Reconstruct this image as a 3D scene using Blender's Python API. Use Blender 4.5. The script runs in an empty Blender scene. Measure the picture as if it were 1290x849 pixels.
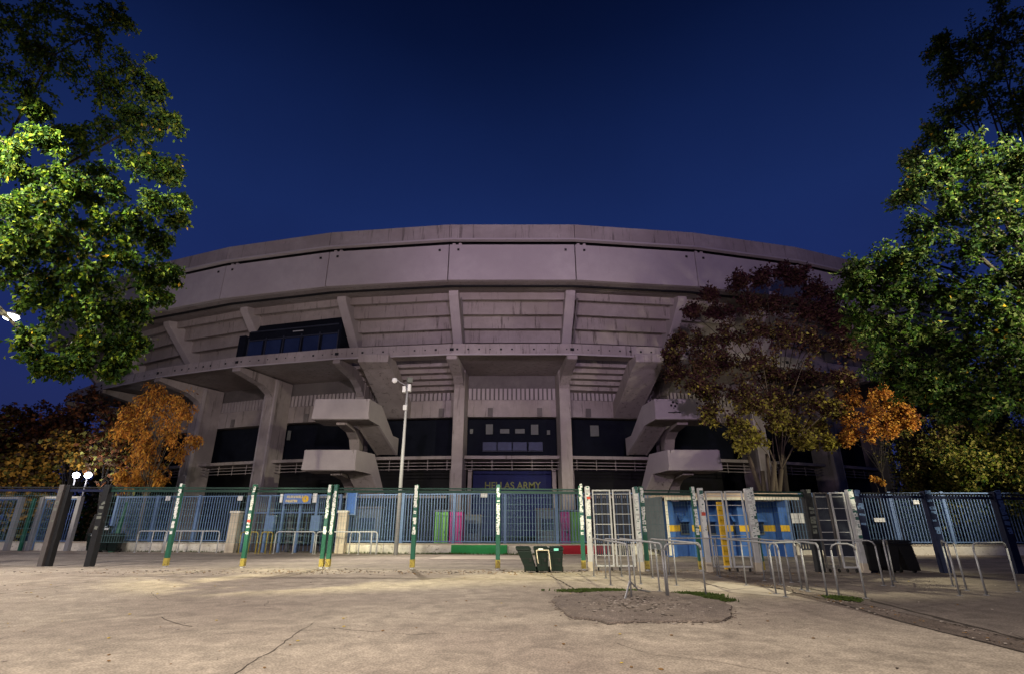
import bpy, math, random
import numpy as np
from mathutils import Vector, Matrix, Euler
R = math.radians
random.seed(7)
S = bpy.context.scene
COL = S.collection

# ------------------------------------------------------------------ camera
CAMH = 1.5; PITCH = R(19.9); FPX = 650.0
cam_d = bpy.data.cameras.new('camera'); cam = bpy.data.objects.new('camera', cam_d); COL.objects.link(cam)
cam.location = (0, 0, CAMH); cam.rotation_euler = (R(90) + PITCH, 0, 0)
cam_d.sensor_width = 36; cam_d.lens = FPX / 1290 * 36; cam_d.clip_end = 1500; cam_d.clip_start = 0.05
S.camera = cam

# ------------------------------------------------------------------ world: night sky
W = bpy.data.worlds.new('World'); S.world = W; W.use_nodes = True
nt = W.node_tree; bg = nt.nodes['Background']
tc = nt.nodes.new('ShaderNodeTexCoord'); sx = nt.nodes.new('ShaderNodeSeparateXYZ'); rp = nt.nodes.new('ShaderNodeValToRGB')
nt.links.new(tc.outputs['Generated'], sx.inputs[0]); nt.links.new(sx.outputs['Z'], rp.inputs[0]); nt.links.new(rp.outputs[0], bg.inputs[0])
el = rp.color_ramp.elements
el[0].position = 0.0; el[0].color = (.020, .026, .10, 1)
el[1].position = 1.0; el[1].color = (.0004, .0012, .008, 1)
for p, c in ((.28, (.012, .023, .115)), (.52, (.0085, .021, .100)), (.66, (.0048, .013, .066)), (.76, (.0022, .0065, .036)), (.86, (.0008, .0028, .017))):
    e = el.new(p); e.color = c + (1,)
sn = nt.nodes.new('ShaderNodeTexNoise'); sn.inputs['Scale'].default_value = 1.8; sn.inputs['Detail'].default_value = 5
sm = nt.nodes.new('ShaderNodeMapRange'); sm.inputs[1].default_value = .25; sm.inputs[2].default_value = .75; sm.inputs[3].default_value = .84; sm.inputs[4].default_value = 1.14
nt.links.new(tc.outputs['Generated'], sn.inputs[0]); nt.links.new(sn.outputs['Fac'], sm.inputs[0]); nt.links.new(sm.outputs[0], bg.inputs[1])

# ------------------------------------------------------------------ exposure
S.view_settings.view_transform = 'Standard'; S.view_settings.look = 'None'
S.view_settings.exposure = 0.0; S.view_settings.gamma = 1.0; S.view_settings.use_curve_mapping = False
S.render.engine = 'CYCLES'
S.cycles.max_bounces = 5; S.cycles.diffuse_bounces = 3; S.cycles.glossy_bounces = 2; S.cycles.transmission_bounces = 3
S.cycles.sample_clamp_indirect = 3.0
try: S.cycles.use_denoising = True
except Exception: pass

# ------------------------------------------------------------------ light of street lamps out of frame, plus added fill lights without a fixture
def lamp(name, loc, power, color, size=.18, spot=None, aim=None, parent=None):
    l = bpy.data.lights.new(name, 'SPOT' if spot else 'POINT')
    l.energy = power; l.color = color; l.shadow_soft_size = size
    o = bpy.data.objects.new(name, l); COL.objects.link(o); o.location = loc
    if spot:
        l.spot_size = R(spot); l.spot_blend = .6
        d = Vector(aim) - Vector(loc); o.rotation_euler = d.to_track_quat('-Z', 'Y').to_euler()
    if parent: o.parent = parent
    return o
WARM = (1.0, .86, .66); NEUT = (1.0, .90, .78); COOL = (.86, .90, 1.0)
lamp('street_or_fill_light', (-13.2, 5.6, 11.2), 24000, (1.0, .95, .58), .2, 50, (-10.9, 9.8, 8.6))
lamp('street_or_fill_light', (14.6, 6.0, 11.5), 17000, (1.0, .95, .64), .2, 64, (11.8, 11.2, 8.6))
lamp('street_or_fill_light', (-7.0, -13.0, 11.0), 17000, (1.0, .87, .75), .3, 112, (-10.5, -6.6, 4.4))
lamp('street_or_fill_light', (.8, 1.5, 9.6), 5200, (1.0, .885, .76), .25, 118, (1.0, 7, 0))
lamp('street_or_fill_light', (-18.5, 14.2, 9.0), 4800, (1.0, .90, .78), .25, 165, (-14, 16, 0))  # unseen side lamp, added to even out the light over the fence zone
lamp('street_or_fill_light', (25.0, 21.0, 9.7), 250, (1.0, .82, .92), .25)  # unseen mirror of the left lamp, added to light the stadium
lamp('street_or_fill_light', (-27.0, 22.0, 9.7), 1300, (1.0, .85, .86), .25)
lamp('street_or_fill_light', (-3.0, 3.0, 9.9), 11500, (1.0, .82, .90), .3, 74, (-9, 36, 20))  # added up-beam that brightens the stadium front, no real fixture
lamp('street_or_fill_light', (4.0, 3.0, 9.9), 12500, (.92, .68, 1.0), .3, 70, (9, 36, 20.5))  # added purple up-beam that tints the right half of the fascia
lamp('street_or_fill_light', (27.0, 21.0, 7.0), 6200, (1.0, .90, .66), .25, 84, (19.5, 31.5, 6.0))  # added spot that brightens the autumn trees at right
lamp('street_or_fill_light', (-30.0, 24.0, 6.0), 3200, (1.0, .88, .66), .25, 50, (-25, 36, 5))  # added spot that brightens the orange feathery tree
lamp('floodlight_beam', (-5.85, 28.1, 9.15), 6200, (1.0, .90, .78), .12, 130, (-3.0, 16, 0))

# ------------------------------------------------------------------ helpers
CP, SP = math.cos(PITCH), math.sin(PITCH)
def ray(px, py):
    u = (px - 645) / FPX; v = (424.5 - py) / FPX
    return Vector((u, CP - v * SP, SP + v * CP))
def at(px, py, Y):
    r = ray(px, py); return Vector((r.x * Y / r.y, Y, CAMH + r.z * Y / r.y))
def gnd(px, py, h=0):
    r = ray(px, py); t = (h - CAMH) / r.z; return Vector((r.x * t, r.y * t, h))

def _nodes(m):
    m.use_nodes = True; n = m.node_tree; return n, n.nodes['Principled BSDF']
def mat(name, base, var=.25, scale=3.0, rough=.85, bump=.0, metal=0.0, spec=.3, var2=None, scale2=.35, stretch=(1, 1, 1), fine=30, dirt=None):
    m = bpy.data.materials.new(name); n, b = _nodes(m); N, L = n.nodes, n.links
    t = N.new('ShaderNodeTexCoord'); mp = N.new('ShaderNodeMapping'); mp.inputs['Scale'].default_value = stretch
    L.new(t.outputs['Object'], mp.inputs[0])
    n1 = N.new('ShaderNodeTexNoise'); n1.inputs['Scale'].default_value = scale; n1.inputs['Detail'].default_value = 8; n1.inputs['Roughness'].default_value = .65
    n2 = N.new('ShaderNodeTexNoise'); n2.inputs['Scale'].default_value = scale2; n2.inputs['Detail'].default_value = 4
    L.new(mp.outputs[0], n1.inputs[0]); L.new(mp.outputs[0], n2.inputs[0])
    r1 = N.new('ShaderNodeValToRGB'); c = Vector(base)
    r1.color_ramp.elements[0].position = .3; r1.color_ramp.elements[1].position = .7
    r1.color_ramp.elements[0].color = tuple(c * (1 - var)) + (1,); r1.color_ramp.elements[1].color = tuple(c * (1 + var)) + (1,)
    L.new(n1.outputs['Fac'], r1.inputs[0])
    mx = N.new('ShaderNodeMix'); mx.data_type = 'RGBA'; mx.blend_type = 'MIX'
    c2 = Vector(var2) if var2 else c * .8
    r2 = N.new('ShaderNodeValToRGB'); r2.color_ramp.elements[0].position = .42; r2.color_ramp.elements[1].position = .62
    r2.color_ramp.elements[1].color = (.75, .75, .75, 1)
    L.new(n2.outputs['Fac'], r2.inputs[0]); L.new(r2.outputs[0], mx.inputs[0])
    L.new(r1.outputs[0], mx.inputs[6]); mx.inputs[7].default_value = tuple(c2) + (1,)
    out = mx.outputs[2]
    if dirt:
        n3 = N.new('ShaderNodeTexNoise'); n3.inputs['Scale'].default_value = dirt[1]; n3.inputs['Detail'].default_value = 10; n3.inputs['Roughness'].default_value = .75
        mp3 = N.new('ShaderNodeMapping'); mp3.inputs['Scale'].default_value = dirt[2]; L.new(t.outputs['Object'], mp3.inputs[0]); L.new(mp3.outputs[0], n3.inputs[0])
        r3 = N.new('ShaderNodeValToRGB'); r3.color_ramp.elements[0].position = dirt[3]; r3.color_ramp.elements[1].position = dirt[3] + .1
        L.new(n3.outputs['Fac'], r3.inputs[0])
        m3 = N.new('ShaderNodeMix'); m3.data_type = 'RGBA'; L.new(r3.outputs[0], m3.inputs[0]); L.new(out, m3.inputs[6]); m3.inputs[7].default_value = tuple(dirt[0]) + (1,)
        out = m3.outputs[2]
    L.new(out, b.inputs['Base Color'])
    b.inputs['Roughness'].default_value = rough; b.inputs['Metallic'].default_value = metal
    b.inputs['Specular IOR Level'].default_value = spec
    if bump:
        bp = N.new('ShaderNodeBump'); bp.inputs['Strength'].default_value = bump; bp.inputs['Distance'].default_value = .03
        n4 = N.new('ShaderNodeTexNoise'); n4.inputs['Scale'].default_value = fine; n4.inputs['Detail'].default_value = 6
        L.new(mp.outputs[0], n4.inputs[0]); L.new(n4.outputs['Fac'], bp.inputs['Height']); L.new(bp.outputs[0], b.inputs['Normal'])
    return m
def emit(name, col, strength):
    m = bpy.data.materials.new(name); n, b = _nodes(m)
    b.inputs['Base Color'].default_value = (.8, .8, .8, 1); b.inputs['Emission Color'].default_value = tuple(col) + (1,); b.inputs['Emission Strength'].default_value = strength
    return m
def leafmat(name, c, trans=.35, rough=.55):
    m = bpy.data.materials.new(name); n, b = _nodes(m); N, L = n.nodes, n.links
    g = N.new('ShaderNodeNewGeometry'); hs = N.new('ShaderNodeHueSaturation'); hs.inputs['Color'].default_value = tuple(c) + (1,)
    t = N.new('ShaderNodeTexCoord'); nz = N.new('ShaderNodeTexNoise'); nz.inputs['Scale'].default_value = 1.3; nz.inputs['Detail'].default_value = 5
    L.new(t.outputs['Object'], nz.inputs[0])
    mr = N.new('ShaderNodeMapRange'); mr.inputs[1].default_value = .3; mr.inputs[2].default_value = .7; mr.inputs[3].default_value = .55; mr.inputs[4].default_value = 1.5
    L.new(nz.outputs['Fac'], mr.inputs[0]); L.new(mr.outputs[0], hs.inputs['Value']); L.new(hs.outputs[0], b.inputs['Base Color'])
    b.inputs['Roughness'].default_value = .75; b.inputs['Specular IOR Level'].default_value = .12
    tr = N.new('ShaderNodeBsdfTranslucent'); L.new(hs.outputs[0], tr.inputs[0])
    ms = N.new('ShaderNodeMixShader'); ms.inputs[0].default_value = trans
    L.new(b.outputs[0], ms.inputs[1]); L.new(tr.outputs[0], ms.inputs[2]); L.new(ms.outputs[0], n.nodes['Material Output'].inputs[0])
    return m

class MB:
    def __init__(s): s.v = []; s.f = []; s.m = []
    def add(s, vs, fs, m=0):
        o = len(s.v); s.v += [tuple(v) for v in vs]
        for f in fs: s.f.append(tuple(i + o for i in f)); s.m.append(m)
    def box(s, c, d, rz=0, m=0, rot=None, taper=None):
        x, y, z = [k / 2 for k in d]
        P = [Vector((sx_ * x, sy_ * y, sz_ * z)) for sz_ in (-1, 1) for sy_ in (-1, 1) for sx_ in (-1, 1)]
        if taper:
            for i in range(4): P[i].x *= taper; P[i].y *= taper
        M = (rot if rot else Matrix.Rotation(rz, 3, 'Z'))
        P = [M @ p + Vector(c) for p in P]
        s.add(P, [(0, 2, 3, 1), (4, 5, 7, 6), (0, 1, 5, 4), (2, 6, 7, 3), (0, 4, 6, 2), (1, 3, 7, 5)], m)
        return s
    def prism(s, poly_a, poly_b, m=0):
        n = len(poly_a)
        s.add(list(poly_a) + list(poly_b), [tuple(range(n))[::-1], tuple(range(n, 2 * n))] + [(i, (i + 1) % n, n + (i + 1) % n, n + i) for i in range(n)], m)
        return s
    def tube(s, pts, rs, n=8, m=0, caps=True):
        pts = [Vector(p) for p in pts]
        if not isinstance(rs, (list, tuple)): rs = [rs] * len(pts)
        o = len(s.v); last = None
        for i, p in enumerate(pts):
            d = (pts[min(i + 1, len(pts) - 1)] - pts[max(i - 1, 0)]).normalized()
            a = d.orthogonal().normalized() if last is None else (last - d * last.dot(d)).normalized()
            last = a; b = d.cross(a)
            for k in range(n):
                t = 2 * math.pi * k / n; s.v.append(tuple(p + (a * math.cos(t) + b * math.sin(t)) * rs[i]))
        for i in range(len(pts) - 1):
            for k in range(n):
                s.f.append((o + i * n + k, o + i * n + (k + 1) % n, o + (i + 1) * n + (k + 1) % n, o + (i + 1) * n + k)); s.m.append(m)
        if caps:
            s.f.append(tuple(o + k for k in range(n))[::-1]); s.m.append(m)
            q = o + (len(pts) - 1) * n; s.f.append(tuple(q + k for k in range(n))); s.m.append(m)
        return s
    def build(s, name, mats, parent=None, bevel=0, smooth=False, loc=None):
        me = bpy.data.meshes.new(name); me.from_pydata(s.v, [], s.f)
        for k in (mats if isinstance(mats, (list, tuple)) else [mats]): me.materials.append(k)
        if any(s.m): me.polygons.foreach_set('material_index', s.m)
        me.update()
        if smooth: me.polygons.foreach_set('use_smooth', [True] * len(me.polygons))
        o = bpy.data.objects.new(name, me); COL.objects.link(o)
        if parent is not None:
            o.parent = parent
            # vertices are given in world axes: keep them there
            o.matrix_parent_inverse = world_of(parent).inverted()
        if bevel:
            b = o.modifiers.new('bevel', 'BEVEL'); b.width = bevel; b.segments = 2; b.limit_method = 'ANGLE'
        return o
def world_of(o):
    M = Matrix.LocRotScale(o.location, o.rotation_euler, o.scale)
    return world_of(o.parent) @ o.matrix_parent_inverse @ M if o.parent else M
def tag(o, label=None, cat=None, group=None, kind=None):
    if label: o['label'] = label
    if cat: o['category'] = cat
    if group: o['group'] = group
    if kind: o['kind'] = kind
    return o
def thing(name, loc, label, cat, group=None):
    o = bpy.data.objects.new(name, None); COL.objects.link(o); o.location = loc; o.empty_display_size = .2
    return tag(o, label, cat, group)
def copy_tree(o, parent=None):
    c = o.copy(); COL.objects.link(c)
    if parent is not None: c.parent = parent
    for ch in list(o.children): copy_tree(ch, c)
    return c

# ------------------------------------------------------------------ materials
M_conc = mat('concrete', (.34, .30, .285), .13, 1.6, .9, .35, var2=(.25, .215, .20), scale2=.22, fine=14, dirt=((.13, .11, .10), 1.3, (2.2, 2.2, .16), .55))
M_concl = mat('pale_concrete_panel', (.40, .36, .355), .08, 1.2, .9, .25, var2=(.34, .30, .30), scale2=.18, fine=12, dirt=((.25, .215, .21), 1.1, (2.0, 2.0, .2), .62))
M_concd = mat('dark_concrete', (.15, .135, .13), .2, 1.5, .9, .3)
M_dark = mat('dark_void', (.012, .012, .014), .2, 2, .8)  # near-black; on recesses and back walls it stands in for shade
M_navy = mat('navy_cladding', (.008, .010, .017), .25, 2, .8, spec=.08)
M_glass = mat('dark_glass', (.02, .03, .07), .2, .8, .12, spec=.6)
M_glassb = mat('bluish_glass', (.020, .032, .085), .3, 1.5, .45, spec=.2)
M_paper = mat('white_paper', (.80, .80, .80), .05, 9, .7)
M_greyp = mat('grey_notice', (.15, .16, .145), .12, 6, .7)
M_blueban = mat('blue_banner', (.003, .008, .075), .25, 1, .7)
M_letter = mat('olive_letters', (.17, .18, .07), .15, 4, .8)
M_galv = mat('galvanised_steel', (.27, .27, .29), .25, 9, .5, metal=.2, spec=.5)
M_galvg = mat('grey_steel', (.30, .30, .32), .14, 7, .5)
M_galvw = mat('worn_white_steel', (.52, .52, .54), .14, 7, .5, dirt=((.28, .24, .2), 6, (1, 1, .6), .64))
M_greend = mat('dark_green_paint', (.007, .036, .030), .2, 7, .5)
M_green = mat('green_paint', (.018, .12, .075), .2, 7, .45, spec=.4, dirt=((.05, .08, .06), 8, (1, 1, .4), .62))
M_black = mat('black_paint', (.014, .015, .018), .35, 7, .5, spec=.4, dirt=((.10, .09, .085), 7, (1, 1, .3), .60))
M_greyposts = mat('grey_weathered_steel', (.11, .10, .10), .3, 5, .6)
M_dblue = mat('dark_blue_paint', (.010, .014, .045), .3, 6, .5)
M_blue = mat('blue_fence_paint', (.13, .21, .40), .16, 5, .5, spec=.4)
M_blue2 = mat('bright_blue_paint', (.055, .15, .46), .15, 3, .6, dirt=((.03, .08, .25), 3, (1, 1, 1), .6))
M_yel = mat('yellow_paint', (.72, .44, .03), .12, 6, .6)
M_yel2 = mat('worn_yellow_base', (.42, .33, .07), .3, 12, .7, dirt=((.12, .08, .04), 12, (1, 1, 1), .5))
M_stick = mat('sticker_white', (.78, .80, .80), .1, 20, .6)
M_stickd = mat('sticker_dark', (.05, .14, .13), .3, 20, .6)
M_stickr = mat('sticker_red', (.60, .10, .07), .2, 20, .6)
M_wall = mat('whitewashed_wall', (.78, .74, .66), .12, 3.5, .9, .5, var2=(.62, .57, .48), scale2=.9, dirt=((.24, .19, .12), 5.0, (1, 1, 2.0), .56))
M_wgreen = mat('green_wall_paint', (.035, .30, .09), .12, 4, .8)
M_wred = mat('red_wall_paint', (.48, .025, .04), .12, 4, .8)
M_cream = mat('cream_stone', (.58, .50, .40), .14, 5, .9, .4)
M_tgreen = mat('green_plastic', (.16, .42, .09), .08, 3, .5)
M_tpink = mat('pink_plastic', (.52, .03, .26), .08, 3, .5)
M_binc = mat('bin_dark_green', (.006, .014, .012), .25, 9, .45, spec=.25)
M_binb = mat('bin_black', (.010, .010, .011), .25, 9, .45)
M_rubber = mat('rubber', (.02, .02, .02), .1, 9, .8)
M_mint = mat('mint_plastic', (.20, .62, .55), .05, 5, .5)
M_trunk = mat('bark', (.030, .024, .019), .3, 6, .9, .6, stretch=(1, 1, .3))
M_trunkp = mat('pale_bark', (.12, .095, .065), .3, 6, .9, .6, stretch=(1, 1, .3))
M_roof = mat('roof_edge', (.55, .42, .35), .15, 5, .8)
M_slat = mat('grey_slat', (.13, .145, .175), .12, 5, .6)
M_dslat = mat('dark_slat', (.03, .035, .055), .2, 5, .6)
M_signb = mat('sign_blue', (.12, .20, .50), .05, 3, .5)
M_signo = mat('sign_orange', (.85, .66, .30), .05, 3, .5)
M_mesh = mat('green_wire', (.09, .17, .20), .1, 3, .5)
M_moss = mat('moss', (.055, .085, .015), .4, 20, .95, .8, fine=60)

# ground materials
M_pave = mat('worn_concrete_paving', (.385, .325, .258), .20, 4.0, .92, .55, var2=(.25, .20, .165), scale2=.22, fine=9, dirt=((.19, .155, .125), 2.4, (1, .8, 1), .66))
M_asph = mat('old_asphalt', (.235, .20, .17), .20, 6.0, .92, .5, var2=(.33, .285, .24), scale2=.5, stretch=(.25, 1.6, 1), fine=20)
M_patch = mat('coarse_patch', (.235, .19, .16), .30, 14, .95, 1.0, var2=(.25, .205, .165), scale2=.8, fine=36)
M_crack = mat('crack_dirt', (.055, .043, .034), .4, 12, 1.0)
M_chan = mat('dirt_strip', (.185, .145, .12), .25, 9, .95, .9, var2=(.13, .10, .08), scale2=1.0, fine=26)
M_light = mat('pale_repair', (.42, .36, .30), .12, 6, .9, .4, fine=20)
M_east = mat('brown_paving', (.20, .165, .14), .18, 5, .93, .5, var2=(.16, .13, .11), scale2=.4, fine=16)

# extra wear on the square: tyre arcs and fine grain, as a second bump
def ground_extra(m, amt=.8):
    n = m.node_tree; N, L = n.nodes, n.links; b = N['Principled BSDF']
    t = N.new('ShaderNodeTexCoord'); mu = N.new('ShaderNodeTexMusgrave') if hasattr(bpy.types, 'ShaderNodeTexMusgrave') else N.new('ShaderNodeTexNoise')
    mu.inputs['Scale'].default_value = 1.6; mu.inputs['Detail'].default_value = 12
    try: mu.inputs['Distortion'].default_value = 1.1
    except Exception: pass
    L.new(t.outputs['Object'], mu.inputs[0])
    old = b.inputs['Base Color'].links[0].from_socket
    v = N.new('ShaderNodeTexVoronoi'); v.inputs['Scale'].default_value = 38; L.new(t.outputs['Object'], v.inputs['Vector'])
    mr = N.new('ShaderNodeMapRange'); mr.inputs[1].default_value = .0; mr.inputs[2].default_value = .75; mr.inputs[3].default_value = .52; mr.inputs[4].default_value = 1.22
    L.new(v.outputs['Distance'], mr.inputs[0])
    mr2 = N.new('ShaderNodeMapRange'); mr2.inputs[1].default_value = .3; mr2.inputs[2].default_value = .7; mr2.inputs[3].default_value = 1 - .35 * amt; mr2.inputs[4].default_value = 1 + .2 * amt
    L.new(mu.outputs[0], mr2.inputs[0])
    ml = N.new('ShaderNodeMath'); ml.operation = 'MULTIPLY'; L.new(mr.outputs[0], ml.inputs[0]); L.new(mr2.outputs[0], ml.inputs[1])
    vm = N.new('ShaderNodeVectorMath'); vm.operation = 'SCALE'; L.new(old, vm.inputs[0]); L.new(ml.outputs[0], vm.inputs['Scale'])
    L.new(vm.outputs[0], b.inputs['Base Color'])
for m_ in (M_pave, M_asph, M_patch, M_east, M_chan): ground_extra(m_)

# ------------------------------------------------------------------ ground
def sheet(name, poly, z, m, label_kind='structure', thick=0):
    b = MB()
    if thick: b.prism([(x, y, z - thick) for x, y in poly], [(x, y, z) for x, y in poly])
    else: b.add([(x, y, z) for x, y in poly], [tuple(range(len(poly)))])
    o = b.build(name, m); o['kind'] = label_kind; return o
def FY(x): return 19.6 - .088 * x            # the line of the outer fence
FR = -math.atan(.088)
def WY(x): return 29.3 - (.15 if x < 0 else .03) * x   # the line of the inner wall
sheet('ground', [(-400, -200), (400, -200), (400, 500), (-400, 500)], 0, M_asph)
sheet('paving', [(-60, -30), (6.35, -30), (6.3, 15.6), (6.3, FY(6.3) + .15), (-60, FY(-60) + .15)], .008, M_pave)
sheet('pavement', [(7.05, -30), (60, -30), (60, FY(60) + .1), (7.0, FY(7) + .1)], .008, M_east)
sheet('path', [(6.35, -30), (7.05, -30), (7.0, 19.1), (6.3, 19.1)], .004, M_chan)
sheet('pavement', [(-60, 39.0), (-60, 35.5), (0, 27.3), (60, 25.6), (60, 29), (0, 29.6)], .008, M_pave)

def wobble(pts, amp, step=.18, rnd=random):
    out = []
    for i in range(len(pts) - 1):
        a, b = Vector(pts[i]), Vector(pts[i + 1]); n = max(1, int((b - a).length / step))
        for k in range(n):
            p = a.lerp(b, k / n); out.append((p.x + rnd.uniform(-amp, amp), p.y + rnd.uniform(-amp, amp)))
    out.append(tuple(pts[-1])); return out
def crack(pts, w, z, m=M_crack, amp=.03, name='ground_crack'):
    ps = wobble(pts, amp); b = MB(); vs = []
    for i, p in enumerate(ps):
        q0, q1 = Vector(ps[max(i - 1, 0)]), Vector(ps[min(i + 1, len(ps) - 1)]); d = (q1 - q0).normalized(); nrm = Vector((-d.y, d.x))
        ww = w * random.uniform(.35, 1.2)
        for sgn in (-1, 1): vs.append((p[0] + nrm.x * ww * sgn / 2, p[1] + nrm.y * ww * sgn / 2, z))
    b.add(vs, [(2 * i, 2 * i + 1, 2 * i + 3, 2 * i + 2) for i in range(len(ps) - 1)])
    o = b.build(name, m); o['kind'] = 'structure'; return o
g2 = lambda *a: tuple(gnd(*a).xy)
crack([g2(395, 785), g2(350, 815), g2(295, 850)], .016, .013)
crack([g2(690, 724), g2(712, 735), g2(733, 748)], .05, .013)
crack([g2(860, 728), g2(918, 742), g2(1000, 750)], .05, .013)
crack([g2(960, 737), g2(1040, 755), g2(1150, 787), g2(1290, 822)], .07, .013)
crack([g2(1000, 738), g2(1080, 752), g2(1180, 778), g2(1290, 806)], .11, .013)
crack([g2(700, 727), g2(880, 721), g2(1020, 726)], .07, .013)
crack([g2(60, 730), g2(240, 738), g2(420, 736)], .02, .013)
crack([g2(0, 748), g2(60, 741), g2(110, 733)], .035, .013)
crack([g2(400, 790), g2(520, 800), g2(640, 795)], .012, .013)
rc = random.Random(5)
for _ in range(16):
    yy = rc.uniform(5, 17); xx = rc.uniform(-1, 1) * yy * .95; a = rc.uniform(0, 6.28); pts_ = [(xx, yy)]
    for k in range(rc.randint(2, 4)):
        a += rc.uniform(-.5, .5); xx += math.cos(a) * rc.uniform(.4, 1.1); yy += math.sin(a) * rc.uniform(.3, .8); pts_.append((xx, yy))
    if all(abs(p[0] - 2.4) > 2.2 or abs(p[1] - 11.4) > 2.6 for p in pts_): crack(pts_, rc.uniform(.008, .018), .013, amp=.03)
crack([(-26, FY(-26) + .1), (6.0, FY(6) + .1)], .05, .014)
# kerb lip along the fence line and pale repairs
sheet('kerb', wobble([(-24, FY(-24) - .32), (-2.2, FY(-2.2) - .3)], .03) + wobble([(-2.2, FY(-2.2) - .12), (-24, FY(-24) - .1)], .03), .018, M_light)
sheet('paving', wobble([g2(540, 704), g2(712, 705)], .06) + wobble([g2(706, 699.5), g2(560, 699.5)], .06), .012, M_light)
sheet('paving', wobble([g2(880, 742), g2(985, 752)], .05) + wobble([g2(1000, 745), g2(905, 733)], .05), .012, M_light)
# round worn patch
pp = [g2(*q) for q in ((694, 757), (716, 750), (760, 746), (800, 744), (860, 749), (900, 756), (920, 765), (921, 778), (910, 784), (850, 785), (800, 785), (765, 787), (745, 781), (722, 779), (706, 768))]
pp = wobble(pp + [pp[0]], .045, .22)[:-1]
sheet('paving', [((x - 2.4) * 1.010 + 2.4, (y - 11.3) * 1.012 + 11.3) for x, y in pp], .013, M_crack)
sheet('paving', pp, .040, M_patch, thick=.026)

# stones, leaves and litter on the ground: nobody could count them
def scatter(name, n, region, size, mats, kind='stuff', flat=.25, z=.014):
    b = MB()
    for _ in range(n):
        x, y = region(); s_ = random.uniform(*size); rz = random.uniform(0, 6.3)
        b.box((x, y, z + s_ * flat * .5), (s_, s_ * random.uniform(.5, 1), s_ * flat), rz, random.randrange(len(mats)), taper=1.3)
    o = b.build(name, mats); o['kind'] = kind; return o
M_leafd = mat('dry_leaf', (.22, .12, .04), .4, 20, .8); M_stone = mat('grit', (.36, .31, .27), .3, 20, .9); M_leafy = mat('yellow_leaf', (.5, .36, .08), .3, 20, .8)
def reg1():
    y = 3.5 + 15.5 * random.random() ** .8; return random.uniform(-1.05, 1.05) * y, y
scatter('fallen_leaves', 300, reg1, (.012, .038), [M_leafd, M_stone, M_crack, M_leafd, M_stone, M_leafy])
scatter('grit', 900, lambda: (random.gauss(-3, 7), FY(0) - .088 * 0 + random.gauss(-.9, .5)), (.02, .05), [M_stone, M_crack, M_leafd])
scatter('grit', 260, lambda: (random.uniform(6.4, 7.0), random.uniform(5, 18)), (.012, .035), [M_stone, M_crack, M_leafd])
scatter('grit', 700, lambda: (random.gauss(2.4, .62), random.gauss(11.3, .75)), (.015, .05), [M_stone, M_patch, M_crack, M_patch], z=.036)
def edge_pt():
    i = random.randrange(len(pp)); return pp[i][0] + random.gauss(0, .07), pp[i][1] + random.gauss(0, .07)
scatter('grit', 420, edge_pt, (.012, .045), [M_stone, M_patch, M_pave, M_chan], z=.012)
def moss(cx_, cy_, lx, ly, n, rz=0):
    b = MB(); c, s_ = math.cos(rz), math.sin(rz)
    for _ in range(n):
        a, q = random.gauss(0, .42), random.gauss(0, .40)
        x = cx_ + a * lx * c - q * ly * s_; y = cy_ + a * lx * s_ + q * ly * c; h = random.uniform(.02, .07)
        b.add([(x - .02, y, .015), (x + .02, y + random.uniform(-.02, .02), .015), (x + random.uniform(-.03, .03), y + random.uniform(-.03, .03), .02 + h)], [(0, 1, 2)])
        if random.random() < .3: b.box((x, y, .035), (.07, .06, .03), random.random() * 3)
    o = b.build('moss', M_moss); o['kind'] = 'stuff'
moss(*g2(752, 745), .75, .22, 1300); moss(*g2(880, 750), .45, .22, 800, -.6); moss(*g2(905, 756), .3, .18, 500, -.8)
moss(*g2(1062, 755), .35, .2, 500, -1.3)

# ------------------------------------------------------------------ stadium
CY = 115.7
BAY = R(6.9)
def sp(a, D, h):                      # a point of the stadium: angle, distance on the axis, height
    r = CY - D; return Vector((r * math.sin(a), CY - r * math.cos(a), h))
NB = 5                                # bays -5..5
EDGES = [BAY * (k + .5) for k in range(-NB - 1, NB + 1)]
stadium = thing('stadium', (0, 46, 0), 'long curved concrete stadium with overhanging upper tier behind the fences', 'stadium')
def bay_prism(prof, a0, a1, m=0, mb=None):
    mb = mb or MB(); return mb.prism([sp(a0, D, h) for D, h in prof], [sp(a1, D, h) for D, h in prof], m)
UPSTEP = []
D_, h_ = 38.3, 19.25
for i in range(6):
    UPSTEP.append((D_, h_)); UPSTEP.append((D_ + .05, h_ - .60)); UPSTEP.append((D_ + .22, h_ - .60)); UPSTEP.append((D_ + .30, h_ - .12)); D_ += .93; h_ -= .90; UPSTEP.append((D_ - .02, h_ + .38)); 
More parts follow.
